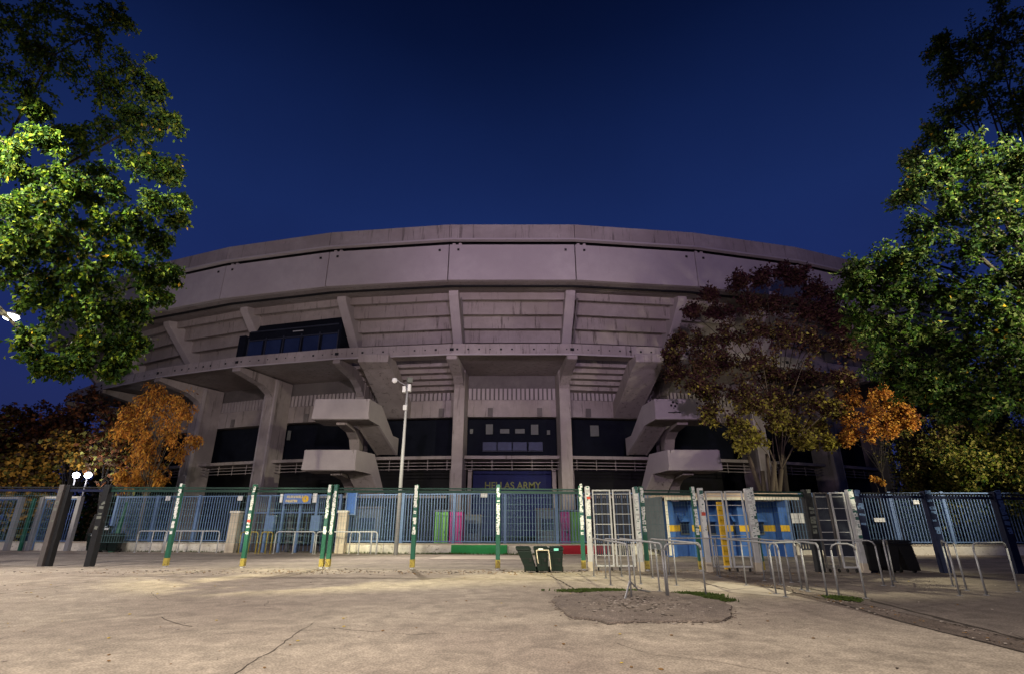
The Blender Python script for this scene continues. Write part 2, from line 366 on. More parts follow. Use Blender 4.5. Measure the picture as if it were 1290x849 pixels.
for k in range(-NB, NB + 1):
    a0, a1 = EDGES[k + NB], EDGES[k + NB + 1]; e = .0005
    # roof parapet
    b = bay_prism([(34.85, 22.22), (34.85, 23.5), (35.10, 23.5), (35.10, 22.22)], a0 + e * .5, a1 - e * .5); b.build('parapet_panel', M_conc, stadium)
    b = bay_prism([(34.65, 22.06), (34.65, 22.19), (35.02, 22.21), (35.02, 22.06)], a0, a1); b.build('parapet_lip', M_concl, stadium)
    bay_prism([(35.11, 22.3), (35.11, 22.5), (36.5, 22.5), (36.5, 22.3)], a0, a1).build('recess_ceiling', M_dark, stadium)  # near-black ceiling, the shade under the lip put into its colour
    # big fascia panel
    b = bay_prism([(35.0, 18.8), (35.0, 21.80), (35.35, 21.80), (35.35, 18.8)], a0 + e, a1 - e)
    for aa in (a0 + .009, a1 - .009):
        for sgn in (0,):
            p = sp(aa, 34.99, 21.35); b.box(p, (.16, .06, .16), aa, 1)
    b.build('fascia_panel', [M_concl, M_dark], stadium)
    # recess wall in near-black that paints in the shade of the gap; stub posts
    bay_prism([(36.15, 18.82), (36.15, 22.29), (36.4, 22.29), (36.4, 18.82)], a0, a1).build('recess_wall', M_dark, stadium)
    b = MB()
    for aa in (a0 + .004, a0 + .010): b.box(sp(aa, 35.5, 21.85), (.22, .5, .44), aa)
    b.build('stub_post', M_concl, stadium)
    # soffit
    bay_prism([(35.12, 18.79), (35.12, 18.797), (36, 19.0), (38.45, 19.6), (38.45, 19.28), (37.4, 19.05)], a0, a1).build('soffit', M_conc, stadium)
    # stepped underside of the upper tier
    prof = UPSTEP + [(D_ + .6, h_ + .3), (38.9, 19.9)]
    bay_prism(prof, a0, a1).build('stepped_tier', M_conc, stadium)
    # ring walkway slab
    prof = [(37.9, 13.82), (37.9, 14.72), (38.15, 14.72), (38.15, 14.3), (44.8, 14.3), (44.8, 14.0), (38.15, 14.0), (38.15, 13.82)]
    if abs(k) in (1,): prof = [(37.9, 13.82), (37.9, 14.72), (38.15, 14.72), (38.15, 14.3), (39.3, 14.3), (39.3, 13.9), (38.15, 13.82)]
    b = bay_prism(prof, a0 + e * .4, a1 - e * .4)
    rr = CY - 37.9; r2 = rr * math.cos(BAY / 2) / 1.0
    rnd = random.Random(k + 50)
    for j in range(11):
        t = (j + .5) / 11; p = sp(a0, 37.9, 14.27).lerp(sp(a1, 37.9, 14.27), t); q = rnd.choice((.05, .09, .12, .15))
        b.box(p + Vector((0, -.002, 0)), (q * 1.1, .02, q), (a0 + a1) / 2, 1)
    p = sp(a0, 37.9, 14.25); b.box(p, (.30, .05, .22), a0, 1)
    b.build('walkway_slab', [M_conc, M_dark], stadium)
    bay_prism([(37.82, 13.78), (37.82, 13.9), (37.90, 13.9), (37.90, 13.78)], a0, a1).build('drip_edge', M_concl, stadium)
    # underside of the lower tier, stepped, behind the slab
    pr = []; dd, hh = 40.6, 13.95
    for i in range(5):
        pr += [(dd, hh), (dd + .05, hh - .17)]; dd += .75; hh -= .32; pr.append((dd - .06, hh + .14))
    pr += [(dd + .5, hh), (dd + .5, 15.0), (40.6, 15.0)]
    if abs(k) == 1: bay_prism(pr, a0, a1).build('stepped_tier', M_conc, stadium)
    # strip of vertical ribs, and the wall under it
    b = bay_prism([(44.6, 11.75), (44.6, 14.1), (44.9, 14.1), (44.9, 11.75)], a0, a1)
    for j in range(22):
        t = (j + .5) / 22; p = sp(a0, 44.52, 12.3).lerp(sp(a1, 44.52, 12.3), t); b.box(p, (.25, .16, 1.0), (a0 + a1) / 2, 1)
    b.build('ribbed_band', [M_concd, M_concl], stadium)
    b = bay_prism([(44.3, 10.25), (44.3, 11.74), (44.9, 11.74), (44.9, 10.25)], a0, a1)
    for t in (.28, .78):
        p = sp(a0, 44.28, 10.65).lerp(sp(a1, 44.28, 10.65), t); b.box(p, (.45, .10, .75), (a0 + a1) / 2, 1)
    b.build('lintel_wall', [M_conc, M_concd], stadium)
    # recessed dark storey
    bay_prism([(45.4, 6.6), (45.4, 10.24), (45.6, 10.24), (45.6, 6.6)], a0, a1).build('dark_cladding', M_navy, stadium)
    bay_prism([(43.1, 6.55), (43.1, 6.8), (46.5, 6.8), (46.5, 6.55)], a0, a1).build('floor_slab', M_conc, stadium)
    b = MB()
    for hz in (6.30, 6.05, 5.78): b.tube([sp(a0, 43.5, hz), sp(a1, 43.5, hz)], .035, 6)
    for t in (.12, .31, .5, .69, .88):
        p = sp(a0, 43.5, 6.1).lerp(sp(a1, 43.5, 6.1), t); b.box(p, (.05, .05, .85))
    b.build('hanging_rail', M_conc, stadium)
    # ground floor back wall, near-black in place of an unlit interior
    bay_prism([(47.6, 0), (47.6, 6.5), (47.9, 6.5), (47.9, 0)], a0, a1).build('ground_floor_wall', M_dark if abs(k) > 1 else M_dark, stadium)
    bay_prism([(44.9, 10.3), (44.9, 14.1), (60, 14.1), (60, 10.3)], a0, a1).build('deck_light_block', M_concd, stadium)  # unseen filler solids added to keep sky light from leaking through
    bay_prism([(46.6, 0), (46.6, .01), (46.6, 10.2), (60, 10.2), (60, 0)][2:4] + [(60, 6.52), (48, 6.52), (48, 10.2)][0:2] + [(46.61, 6.52)], a0, a1).build('deck_light_block', M_dark, stadium)
    bay_prism([(43.9, 14.1), (36.5, 19.3), (36.5, 22.0), (60, 22.0), (60, 14.1)][0:1] + [(39.3, 19.95), (36.45, 19.35), (36.45, 22.0), (60, 22.0), (60, 14.1)], a0, a1).build('deck_light_block', M_concd, stadium)
# radial frames
for j, a in enumerate(EDGES):
    def radial(poly, w, mb, m=0):
        t = Vector((math.cos(a), math.sin(a), 0)) * w / 2
        P = [sp(a, D, h) for D, h in poly]; mb.prism([p - t for p in P], [p + t for p in P], m)
    thin = abs(abs(a) - BAY * 1.5) < .01
    w = .72 if thin else .92
    b = MB(); radial([(42.15, 0), (42.15, 12.7), (42.15, 13.9), (44.4, 13.9), (44.4, 0)] if not thin else [(42.6, 0), (42.6, 13.9), (44.2, 13.9), (44.2, 0)], w, b)
    b.build('column', M_conc, stadium, bevel=.05)
    if not thin and abs(a) > BAY:      # raised corner ribs of the deeper columns
        for s_ in (-1, 1):
            b = MB(); t = Vector((math.cos(a), math.sin(a), 0)) * (w / 2 + .06) * s_
            b.box(sp(a, 42.3, 6.9) + t, (.14, .3, 13.8), a); b.build('column_rib', M_concl, stadium)
    b = MB(); radial([(37.96, 13.84), (37.96, 13.5), (40.9, 12.98), (41.9, 12.5), (42.5, 11.9), (43.2, 11.9), (43.2, 13.9), (38.1, 13.9)], w - .1, b)
    b.build('walkway_bracket', M_conc, stadium, bevel=.03)
    b = MB(); radial([(37.5, 19.2), (37.6, 18.75), (41.35, 14.74), (43.4, 14.74), (38.8, 19.4)], .78, b)
    b.build('tier_bracket', M_concl, stadium, bevel=.04)
    if abs(a) < BAY:
        b = MB(); p0 = sp(a + .0075, 37.9, 18.6); p1 = sp(a + .0075, 41.0, 14.8); b.tube([p0, p1], .07, 6); b.build('drain_pipe', M_concd, stadium)
# end caps
# press box between two brackets (left), in its bay
b0, b1 = -BAY * 2.5 - .004, -BAY * 1.5 - .006
box_ = bay_prism([(38.95, 14.74), (38.95, 17.3), (39.3, 18.05), (41.5, 18.05), (41.5, 14.74)], b0, b1).build('press_box', M_navy, stadium)
bm_ = MB()
for i in range(5):
    p0 = sp(b0, 38.9, 15.7).lerp(sp(b1, 38.9, 15.7), (i + .5) / 5); bm_.box(p0, (1.45, .06, 1.35), (b0 + b1) / 2)
bm_.build('window', M_glass, box_)
bm_ = MB()
for hz in (16.45, 17.25): bm_.box(sp(b0, 38.86, hz).lerp(sp(b1, 38.86, hz), .5), (8.6, .08, .09), (b0 + b1) / 2)
for i in range(6): bm_.box(sp(b0, 38.86, 15.8).lerp(sp(b1, 38.86, 15.8), .02 + i * .192), (.08, .08, 1.7), (b0 + b1) / 2)
bm_.build('window_frame', M_dslat, box_)
bm_ = MB(); bm_.box(sp(b0, 38.85, 16.95).lerp(sp(b1, 38.85, 16.95), .55), (1.0, .05, .07), (b0 + b1) / 2); bm_.build('bracket_arm', M_galvw, box_)
bm_ = MB(); bm_.box(sp(b0 - .004, 39.4, 15.8), (.7, 1.6, 2.2), b0); bm_.build('side_cabin', M_navy, box_)
# central storey windows and notices on the dark cladding
def on_clad(px0, py0, px1, py1, D, name, m, parent, th=.06):
    Yc = D; p0 = at(px0, py1, Yc); p1 = at(px1, py0, Yc); b = MB()
    b.box(((p0.x + p1.x) / 2, Yc, (p0.z + p1.z) / 2), (p1.x - p0.x, th, p1.z - p0.z)); return b.build(name, m, parent)
for x0 in (608, 627, 646, 666):
    w_ = on_clad(x0, 556.5, x0 + 17.5, 567, 45.28, 'window', M_glassb, stadium)
    p0 = at(x0 + 8.7, 568, 45.24); bb = MB(); bb.box((p0.x, 45.24, p0.z), (1.28, .1, .06)); bb.build('sill', M_dslat, w_)
for (x0, y0, x1, y1) in ((612, 534, 621, 546.5), (669, 534.5, 678, 547), (630, 540, 641.5, 545.5), (649, 540, 661, 545.5), (592, 540, 596, 546), (689, 541.5, 693, 547), (744, 535.5, 754, 549), (361, 542, 367, 554)):
    xx = at((x0 + x1) / 2, (y0 + y1) / 2, 45.2).x
    Dn = CY - math.sqrt(max(1, (CY - 45.33) ** 2 - xx * xx)) if abs(xx) > 5 else 45.3
    o = on_clad(x0, y0, x1, y1, Dn - .05, 'panel_sheet', M_greyp, stadium, .04)
# concrete stairs: two scissor towers, mirrored
def stair(sgn):
    st = thing_part = bpy.data.objects.new('staircase', None); COL.objects.link(st); st.parent = stadium
    st.matrix_parent_inverse = world_of(stadium).inverted(); st.location = (sgn * 12.5, 41, 0)
    f = lambda x, y, z: Vector((sgn * x, y, z))
    th = .22
    def landing(z0, z1, xo, xi, y0, dep, zf_in_top, zf_in_bot, yin, xin):
        # front panel, outer return, inner return that runs on as the parapet of the flight
        b = MB(); b.prism([f(xo, y0, z0 + .03), f(xo - .02, y0 + .2, z0), f(xi, y0 + .2, z0), f(xi - .1, y0, z0)], [f(xo - .15, y0, z1), f(xo - .15, y0 + .2, z1), f(xi + .25, y0 + .2, z1), f(xi + .25, y0, z1)])
        b.prism([f(xo, y0 + .2, z0), f(xo, y0 + dep, z0), f(xo - .2, y0 + dep, z0), f(xo - .2, y0 + .2, z0)], [f(xo, y0 + .2, z1), f(xo, y0 + dep, z1), f(xo - .2, y0 + dep, z1), f(xo - .2, y0 + .2, z1)])
        b.build('landing_parapet', M_concl, st, bevel=.03)
        ym = y0 + 2.3
        A = [(y0 + .02, z0), (ym, z0 - .05), (yin, zf_in_bot), (yin, zf_in_top), (yin - 1.4, zf_in_top), (ym + .2, z1), (y0 + .02, z1)]
        def X(y): return xi + (xin - xi) * (y - y0) / (yin - y0)
        b = MB(); b.prism([f(X(y) + .2, y, z) for y, z in A], [f(X(y), y, z) for y, z in A])
        b.build('flight_parapet', M_concl, st, bevel=.02)
        # outer wall of the same flight
        b = MB(); b.prism([f(X(y) + 1.75, y + (0 if y > y0 + 1 else .3), z) for y, z in A], [f(X(y) + 1.6, y + (0 if y > y0 + 1 else .3), z) for y, z in A])
        b.build('flight_parapet', M_conc, st)
        # landing floor and sloping flight soffit
        b = MB(); b.prism([f(xo - .1, y0 + .15, z0 - .02), f(xo - .1, y0 + dep, z0 - .02), f(xi + .1, y0 + dep, z0 - .02), f(xi + .1, y0 + .15, z0 - .02)], [f(xo - .1, y0 + .15, z0 + .2), f(xo - .1, y0 + dep, z0 + .2), f(xi + .1, y0 + dep, z0 + .2), f(xi + .1, y0 + .15, z0 + .2)])
        b.build('landing_slab', M_conc, st)
        b = MB(); P = [(y0 + 2.2, z0 + .02), (yin, zf_in_bot + .05), (yin, zf_in_bot + .3), (y0 + 2.2, z0 + .25)]
        b.prism([f(X(y) + 1.7, y, z) for y, z in P], [f(X(y) + .1, y, z) for y, z in P]); b.build('flight_slab', M_conc, st)
    landing(8.62, 10.12, 14.5, 10.4, 37.0, 2.6, 8.3, 6.9, 43.8, 9.55)
    landing(5.03, 6.45, 14.75, 11.0, 37.0, 2.6, 3.0, 1.4, 43.2, 9.3)
    # haunches carrying the landings from the column
    for z in (8.6, 5.0):
        b = MB(); P = [(38.0, z), (42.8, z), (42.8, z - 1.5), (41.9, z - 1.5), (41.4, z - .75), (40.4, z - .35), (38.0, z - .2)]
        b.prism([f(13.0, y, q) for y, q in P], [f(12.2, y, q) for y, q in P]); b.build('haunch', M_conc, st, bevel=.04)
    b = MB(); b.box(f(12.6, 42.3, 4.3), (.7, .8, 8.6)); b.build('pier', M_conc, st)
    # top flight up to the walkway
    b = MB(); P = [(38.2, 13.3), (39.2, 13.0), (45.0, 10.25), (45.0, 11.6), (40.0, 13.95), (38.2, 13.95)]
    b.prism([f(11.95 - (y - 38.2) * .12, y, z) for y, z in P], [f(9.6 - (y - 38.2) * .10, y, z) for y, z in P]); b.build('top_flight', M_conc, st, bevel=.04)
    return st
stair(-1); sr = stair(1)
# dark emblem of four dots over a line, painted on the right landing
b = MB()
for px, py, r_ in ((847.8, 506, .085), (852.6, 507.4, .075), (845.6, 510, .085), (850.6, 511, .09)):
    p = at(px, py, 36.93); b.tube([p, p + Vector((0, .02, 0))], r_, 12)
p = at(850.2, 519, 36.94); b.box(p, (.95, .02, .05)); p = at(849, 513.5, 36.94); b.box(p, (.05, .02, .10))
b.build('emblem', M_dark, sr)
# low plinth roof just above the fences
for (x0, x1) in ((-17, -4.9), (4.9, 12)):
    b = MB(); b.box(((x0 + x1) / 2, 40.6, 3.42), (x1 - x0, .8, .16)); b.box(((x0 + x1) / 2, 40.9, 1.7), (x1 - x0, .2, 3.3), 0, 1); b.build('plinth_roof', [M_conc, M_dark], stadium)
# side blocks by the middle columns
for s_ in (-1, 1):
    b = MB(); b.box((s_ * 4.9, 45.2, 2.9), (.75, .4, 5.8)); b.build('door_jamb', M_conc, stadium)
    b = MB(); b.box((s_ * 3.55, 44.9, 2.9), (.32, .4, 5.8)); b.build('door_jamb', M_conc, stadium)

# blue banner with its lettering, hung under the floor slab
ban = MB(); ban.box((0.02, 45.9, 3.2), (6.75, .06, 5.3)); banner = ban.build('banner', M_blueban)
tag(banner, 'dark blue banner reading HELLAS ARMY hung between the two central columns', 'banner')
def text(s_, size, loc, m, parent, name='lettering', ext=.01, rot=(R(90), 0, 0), align='CENTER', sxy=1.0, bold=0):
    c = bpy.data.curves.new(name, 'FONT'); c.body = s_; c.size = size; c.extrude = ext; c.align_x = align; c.offset = bold
    t = bpy.data.objects.new(name, c); COL.objects.link(t)
    dg = bpy.context.evaluated_depsgraph_get(); me = bpy.data.meshes.new_from_object(t.evaluated_get(dg)); bpy.data.objects.remove(t)
    M = Matrix.Translation(loc) @ Euler(rot).to_matrix().to_4x4() @ Matrix.Diagonal((sxy, 1, 1, 1)); me.transform(M); me.materials.clear(); me.materials.append(m)
    o = bpy.data.objects.new(name, me); COL.objects.link(o)
    if parent is not None: o.parent = parent; o.matrix_parent_inverse = world_of(parent).inverted()
    return o
text('HELLAS ARMY', .82, (0.05, 45.85, 4.34), M_letter, banner, 'lettering', .012, sxy=.94, bold=.015)

# ------------------------------------------------------------------ inner wall and blue fence
def wall_seg(b, x0, x1, z0, z1, th, m=0, off=0):
    n = max(1, int(abs(x1 - x0) / 3)) if th else 1
    for i in range(n):
        a, c = x0 + (x1 - x0) * i / n, x0 + (x1 - x0) * (i + 1) / n
        A = [(a, WY(a) - off, z0), (c, WY(c) - off, z0), (c, WY(c) - off + th, z0), (a, WY(a) - off + th, z0)]
        b.prism(A, [(x, y, z1) for x, y, z in A], m)
wall = thing('low_wall', (0, 29.4, 0), 'low whitewashed peeling wall under the long blue bar fence', 'wall')
def XW(px):                            # ground x on the wall line below a column of the photograph
    u = (px - 645) / FPX; x = u * 27.0
    for _ in range(8): x = u * (WY(x) * CP - CAMH * SP)
    return x
segs = [(-50, XW(293)), (XW(434), XW(838)), (XW(1003), 50)]
for (x0, x1) in segs:
    b = MB(); wall_seg(b, x0, x1, 0, .46, .34); b.build('wall_run', M_wall, wall)
    b = MB(); wall_seg(b, x0, x1, .462, .52, .42, 0, .04); b.build('coping', M_cream, wall)
b = MB(); wall_seg(b, XW(568), XW(639), .03, .47, 0.02, 0, .012); tag(b.build('painted_stretch', M_wgreen, wall), 'green painted stretch of wall')
b = MB(); wall_seg(b, XW(706), XW(769), .03, .47, 0.02, 0, .012); tag(b.build('painted_stretch', M_wred, wall), 'red painted stretch of wall')
b = MB()
for _ in range(1800):
    x = random.choice((random.gauss(XW(560), .9), random.gauss(XW(650), .9), random.gauss(XW(470), 2), random.gauss(XW(230), 2.5))); y = WY(x) - .04 - abs(random.gauss(0, .1)); h = random.uniform(.03, .14)
    b.add([(x - .012, y, 0), (x + .012, y, 0), (x + random.uniform(-.05, .05), y + random.uniform(-.04, .02), h)], [(0, 1, 2)])
o = b.build('grass', M_moss); o['kind'] = 'stuff'

bf = thing('bar_fence', (0, 29.4, 0), 'tall blue vertical bar fence standing on the low whitewashed wall', 'fence')
def fence_panel(x0, x1, z0, z1, parent, m=M_blue, pitch=.155, bars=.036, post=True, pz0=None):
    b = MB(); r_ = -math.atan2(WY(x0) - WY(x1), x1 - x0); L_ = math.hypot(x1 - x0, WY(x1) - WY(x0)); n = int((x1 - x0) / pitch)
    for i in range(1, n):
        x = x0 + (x1 - x0) * i / n; b.box((x, WY(x) + .15, (z0 + z1) / 2), (bars, bars, z1 - z0), r_)
    xm = (x0 + x1) / 2; ym = (WY(x0) + WY(x1)) / 2 + .15
    for z in (z0, z1): b.box((xm, ym, z), (L_, .05, .06), r_)
    b.build('bar_panel', m, parent)
    if post:
        b = MB(); zb = pz0 if pz0 is not None else z0 - .06; b.box((x0, WY(x0) + .15, (zb + z1) / 2 + .03), (.15, .12, z1 - zb + .10), r_); b.build('post', m, parent)
edges_px = [XW(p) for p in (434, 503, 570, 636, 703, 770, 838)]
for i in range(len(edges_px) - 1): fence_panel(edges_px[i], edges_px[i + 1], .62, 3.08, bf)
xs = [XW(293) - 2.75 * i for i in range(13)]
for i in range(len(xs) - 1):
    if i in (3, 4, 5): continue
    fence_panel(xs[i + 1], xs[i], .62, 3.06, bf, M_blue)
xs = [XW(1003) + 2.75 * i for i in range(10)]
for i in range(len(xs) - 1): fence_panel(xs[i], xs[i + 1], .62, 3.06, bf, M_blue)
# pale steel gates in the left part of the inner line
def pale_gate(pxl, pxr, label, leaf=True):
    xl, xr = XW(pxl), XW(pxr); y = WY((xl + xr) / 2) - .1; r_ = math.atan(-.15)
    g = thing('steel_gate', ((xl + xr) / 2, y, 0), label, 'gate', 'pale steel gates at the left of the inner fence')
    for x in (xl, xr):
        b = MB(); b.box((x, WY(x) - .12, 1.55), (.26, .24, 3.1), r_); b.build('gate_post', M_galvg, g)
    b = MB(); b.box(((xl + xr) / 2, y, 3.06), (xr - xl, .1, .12), r_); b.build('head_bar', M_galvw, g)
    b = MB(); L_ = xr - xl - .34
    for i in range(14): b.box((xl + .17 + L_ * (i + .5) / 14, WY(xl + .17 + L_ * (i + .5) / 14) - .1, 1.75), (.02, .02, 2.4), r_)
    for z in (.55, 2.95): b.box(((xl + xr) / 2, y, z), (L_, .05, .06), r_)
    for x in (xl + .2, xr - .2): b.box((x, WY(x) - .1, 1.5), (.06, .05, 2.9), r_)
    b.build('gate_leaf', M_blue, g)
pale_gate(-60, 10, 'pale steel gate cut by the left edge of the photo')
pale_gate(38, 86, 'pale steel gate behind the two black posts at left')
b = MB(); x = XW(31); b.box((x, WY(x) - .35, 1.5), (.16, .14, 3.0)); o = b.build('post', M_green); tag(o, 'slim green post beside the pale steel gate behind the black posts', 'post')
b = MB(); b.tube([(XW(156), WY(XW(156)) - 1.0, 0), (XW(156) + .15, WY(XW(156)) - .9, 2.75)], [.17, .05], 8); o = b.build('stay_pole', M_green); tag(o, 'tapering dark green pole leaning by the bins at far left', 'pole')

# stone piers
def pier(px, label, h=2.1, w=.5):
    x = XW(px); y = WY(x) - .25; t = thing('stone_pier', (x, y, 0), label, 'pier', 'stone piers flanking the turnstile entrance')
    b = MB(); b.box((x, y, h / 2), (w, .5, h)); b.build('shaft', M_cream, t, bevel=.03)
    b = MB(); b.box((x, y, h + .06), (w + .08, .58, .12)); b.build('cap', M_wall, t, bevel=.02)
    return x, y
pier(293, 'cream stone pier left of the turnstile entrance')
px_, py_ = pier(430, 'cream stone pier right of the turnstile entrance, below the narrow blue panel')
x = XW(437); b = MB(); b.box((x, WY(x) - .1, 2.62), (.62, .08, 1.25)); o = b.build('blue_panel', M_blue2); tag(o, 'narrow upright blue panel above the right stone pier', 'panel')
b = MB()
for dx in (-.27, .27): b.box((x + dx, WY(x) - .17, 2.62), (.07, .05, 1.28))
for dz in (-.6, .6): b.box((x, WY(x) - .17, 2.62 + dz), (.46, .05, .07))
b.build('frame', M_blue, o)

# turnstile entrance between the piers
xl, xr = XW(300), XW(424)
te = thing('turnstile_entrance', ((xl + xr) / 2, WY((xl + xr) / 2), 0), 'blue barred turnstile entrance between two cream stone piers', 'turnstile')
ty = lambda x: WY(x) + .05
r_ = math.atan(-.15)
for i, px in enumerate((302, 330, 349, 371, 392, 408, 422)):
    x = XW(px); b = MB(); b.box((x, ty(x), 1.55), (.13, .13, 3.1), r_); b.build('post', M_blue, te)
b = MB(); n = 46
for i in range(n):
    x = xl + (xr - xl) * (i + .5) / n; b.box((x, ty(x) + .1, 2.6), (.02, .02, .95), r_)
    if i % 2 == 0: b.box((x, ty(x) + 1.2, 1.1), (.03, .03, 2.1), r_)
for z in (2.12, 3.08): b.box(((xl + xr) / 2, ty((xl + xr) / 2) + .1, z), (xr - xl, .06, .06), r_)
b.build('barred_screen', M_blue, te)
for px in (338, 396):
    x = XW(px); b = MB(); b.box((x, ty(x) - .35, 1.55), (.55, .3, .85), r_); b.build('turnstile_cabinet', M_blue, te, bevel=.04)
for px in (352, 364, 385, 404):
    x = XW(px); b = MB(); b.box((x, ty(x) + .9, 1.15), (.16, .2, 2.3), r_); b.build('inner_jamb', M_slat, te)
    b = MB()
    for k in range(3): b.tube([(x, ty(x) + .5, .6 + k * .35), (x + .45, ty(x) + .45, .55 + k * .35)], .025, 6)
    b.build('rotor_arm', M_galv, te)
# the sign above it and the small notices
sx0, sx1 = at(357.5, 628, WY(-12) - .3), at(392, 628, WY(-12) - .3)
sy_ = WY((sx0.x + sx1.x) / 2) - .28
SX = (at(357.5, 628, sy_).x + at(392, 628, sy_).x) / 2; SW = at(392, 628, sy_).x - at(357.5, 628, sy_).x
zt, zb_ = at(375, 621.3, sy_).z, at(375, 633.8, sy_).z
b = MB(); b.box((SX, sy_, (zt + zb_) / 2), (SW, .05, zt - zb_)); sign = b.build('entrance_sign', M_signb)
tag(sign, 'blue sign with two orange lines and a round yellow crest over the turnstiles', 'sign')
b = MB(); rnd = random.Random(3)
for row, (z, x0, x1) in enumerate((((zt + zb_) / 2 + .095, -.60, .26), ((zt + zb_) / 2 - .13, -.64, .02))):
    x = x0
    while x < x1:
        wd = rnd.uniform(.05, .075)
        if rnd.random() > .08:
            b.box((SX + x + .012, sy_ - .032, z), (.024, .01, .13)); b.box((SX + x + wd / 2, sy_ - .0335, z + rnd.choice((-.05, 0, .05))), (wd * .8, .01, .035))
            if rnd.random() > .4: b.box((SX + x + wd - .012, sy_ - .0325, z), (.014, .01, .12))
        x += wd + .012
b.build('lettering', M_signo, sign)
b = MB(); b.tube([(SX + .47, sy_ - .024, (zt + zb_) / 2 - .02), (SX + .47, sy_ - .045, (zt + zb_) / 2 - .02)], .19, 20)
b.build('crest', M_yel, sign)
b = MB(); b.tube([(SX + .47, sy_ - .046, (zt + zb_) / 2 - .01), (SX + .47, sy_ - .055, (zt + zb_) / 2 - .01)], .045, 5); b.build('crest_mark', M_signb, sign)
def notice(pxa, pya, pxb, pyb, Y, label, name='notice', m=M_paper, marks=True, rz=0, wy=None):
    p0 = at(pxa, pyb, Y); p1 = at(pxb, pya, Y); c = ((p0.x + p1.x) / 2, Y, (p0.z + p1.z) / 2); w, h = p1.x - p0.x, p1.z - p0.z
    b = MB(); b.box(c, (w, .015, h), rz); o = b.build(name, m); tag(o, label, 'notice', 'white notices tied to the fences')
    return o
nY = lambda px: WY(XW(px)) + .05
notice(352, 621.5, 357, 632.5, sy_ - .01, 'white notice fixed at the left end of the blue entrance sign')
notice(393.5, 621, 400, 632.5, sy_ - .01, 'white notice fixed at the right end of the blue entrance sign')
notice(341, 648.5, 348.5, 660.5, nY(344) - .3, 'white notice on the turnstile bars beside the left blue cabinet')
notice(208, 624, 215.5, 630, nY(211) + .02, 'small white square notice high on the blue bars, left of the green posts')
notice(299, 624, 306, 630, nY(302) - .15, 'small white square notice above the left stone pier')
notice(605.5, 620.5, 614, 626, nY(610) - .02, 'small white notice at the top of the blue fence right of centre post')
notice(409, 649, 413, 661, nY(409) - .2, 'narrow white notice half hidden by the double green post')
notice(1151, 629.5, 1157, 634.5, nY(1154) - .02, 'dim pale notice on the dark fence above the black bins')
notice(1102, 652, 1114, 657, nY(1108) - .02, 'pale torn strip on the dark blue fence right of the white gate', marks=False)
# portable toilets behind the fence
def toilet(px0, px1, m, label, pxh=642):
    p0 = at(px0, 660, 33.5); p1 = at(px1, 660, 33.5); x0, x1 = p0.x, p1.x; h = 2.22
    t = thing('toilet_cabin', ((x0 + x1) / 2, 34, 0), label, 'toilet cabin', 'portable toilet cabins behind the blue fence')
    b = MB(); b.box(((x0 + x1) / 2, 34.1, h / 2), (x1 - x0, 1.1, h)); b.build('cabin', m, t, bevel=.05)
    b = MB(); b.box(((x0 + x1) / 2, 33.52, h / 2 - .05), ((x1 - x0) * .72, .06, h - .35)); d = b.build('door', m, t, bevel=.02)
    b = MB(); b.box((x1 - .2, 33.46, 1.05), (.08, .05, .14)); b.build('handle', M_dark, d)
    b = MB(); b.box(((x0 + x1) / 2, 34.1, h + .06), (x1 - x0 + .05, 1.15, .13)); b.build('roof', M_slat, t, bevel=.05)
toilet(547.5, 564.5, M_tgreen, 'bright green toilet cabin at the left of the pink ones')
toilet(566, 583, M_tpink, 'pink toilet cabin next to the green one left of centre')
toilet(707, 718.5, M_tpink, 'narrow pink toilet cabin next to the green one by the red wall stretch')
toilet(719, 735, M_tgreen, 'bright green toilet cabin above the red wall stretch')

# pale things seen through the bars: a ticket hut and its panels
def hut(px0, px1, pyt, Y, m, label, name='kiosk'):
    p0, p1 = at(px0, pyt, Y), at(px1, pyt, Y); h = p0.z
    t = thing(name, ((p0.x + p1.x) / 2, Y, 0), label, 'kiosk', 'pale kiosks behind the blue fence')
    b = MB(); b.box(((p0.x + p1.x) / 2, Y + .6, h / 2), (p1.x - p0.x, 1.2, h)); b.build('body', m, t, bevel=.03)
    b = MB(); b.box(((p0.x + p1.x) / 2, Y - .01, h * .62), ((p1.x - p0.x) * .6, .06, h * .3)); b.build('window', M_glassb, t)
    b = MB(); b.box(((p0.x + p1.x) / 2, Y + .55, h + .06), (p1.x - p0.x + .2, 1.4, .12)); b.build('roof', M_concd, t)
hut(448, 480, 640, 35.0, M_slat, 'grey kiosk seen through the bars left of the camera pole')
hut(586, 606, 650, 36.5, M_slat, 'grey kiosk seen through the bars right of the pink cabin')
hut(676, 702, 642, 36.0, M_slat, 'grey kiosk seen through the bars left of the narrow pink cabin')

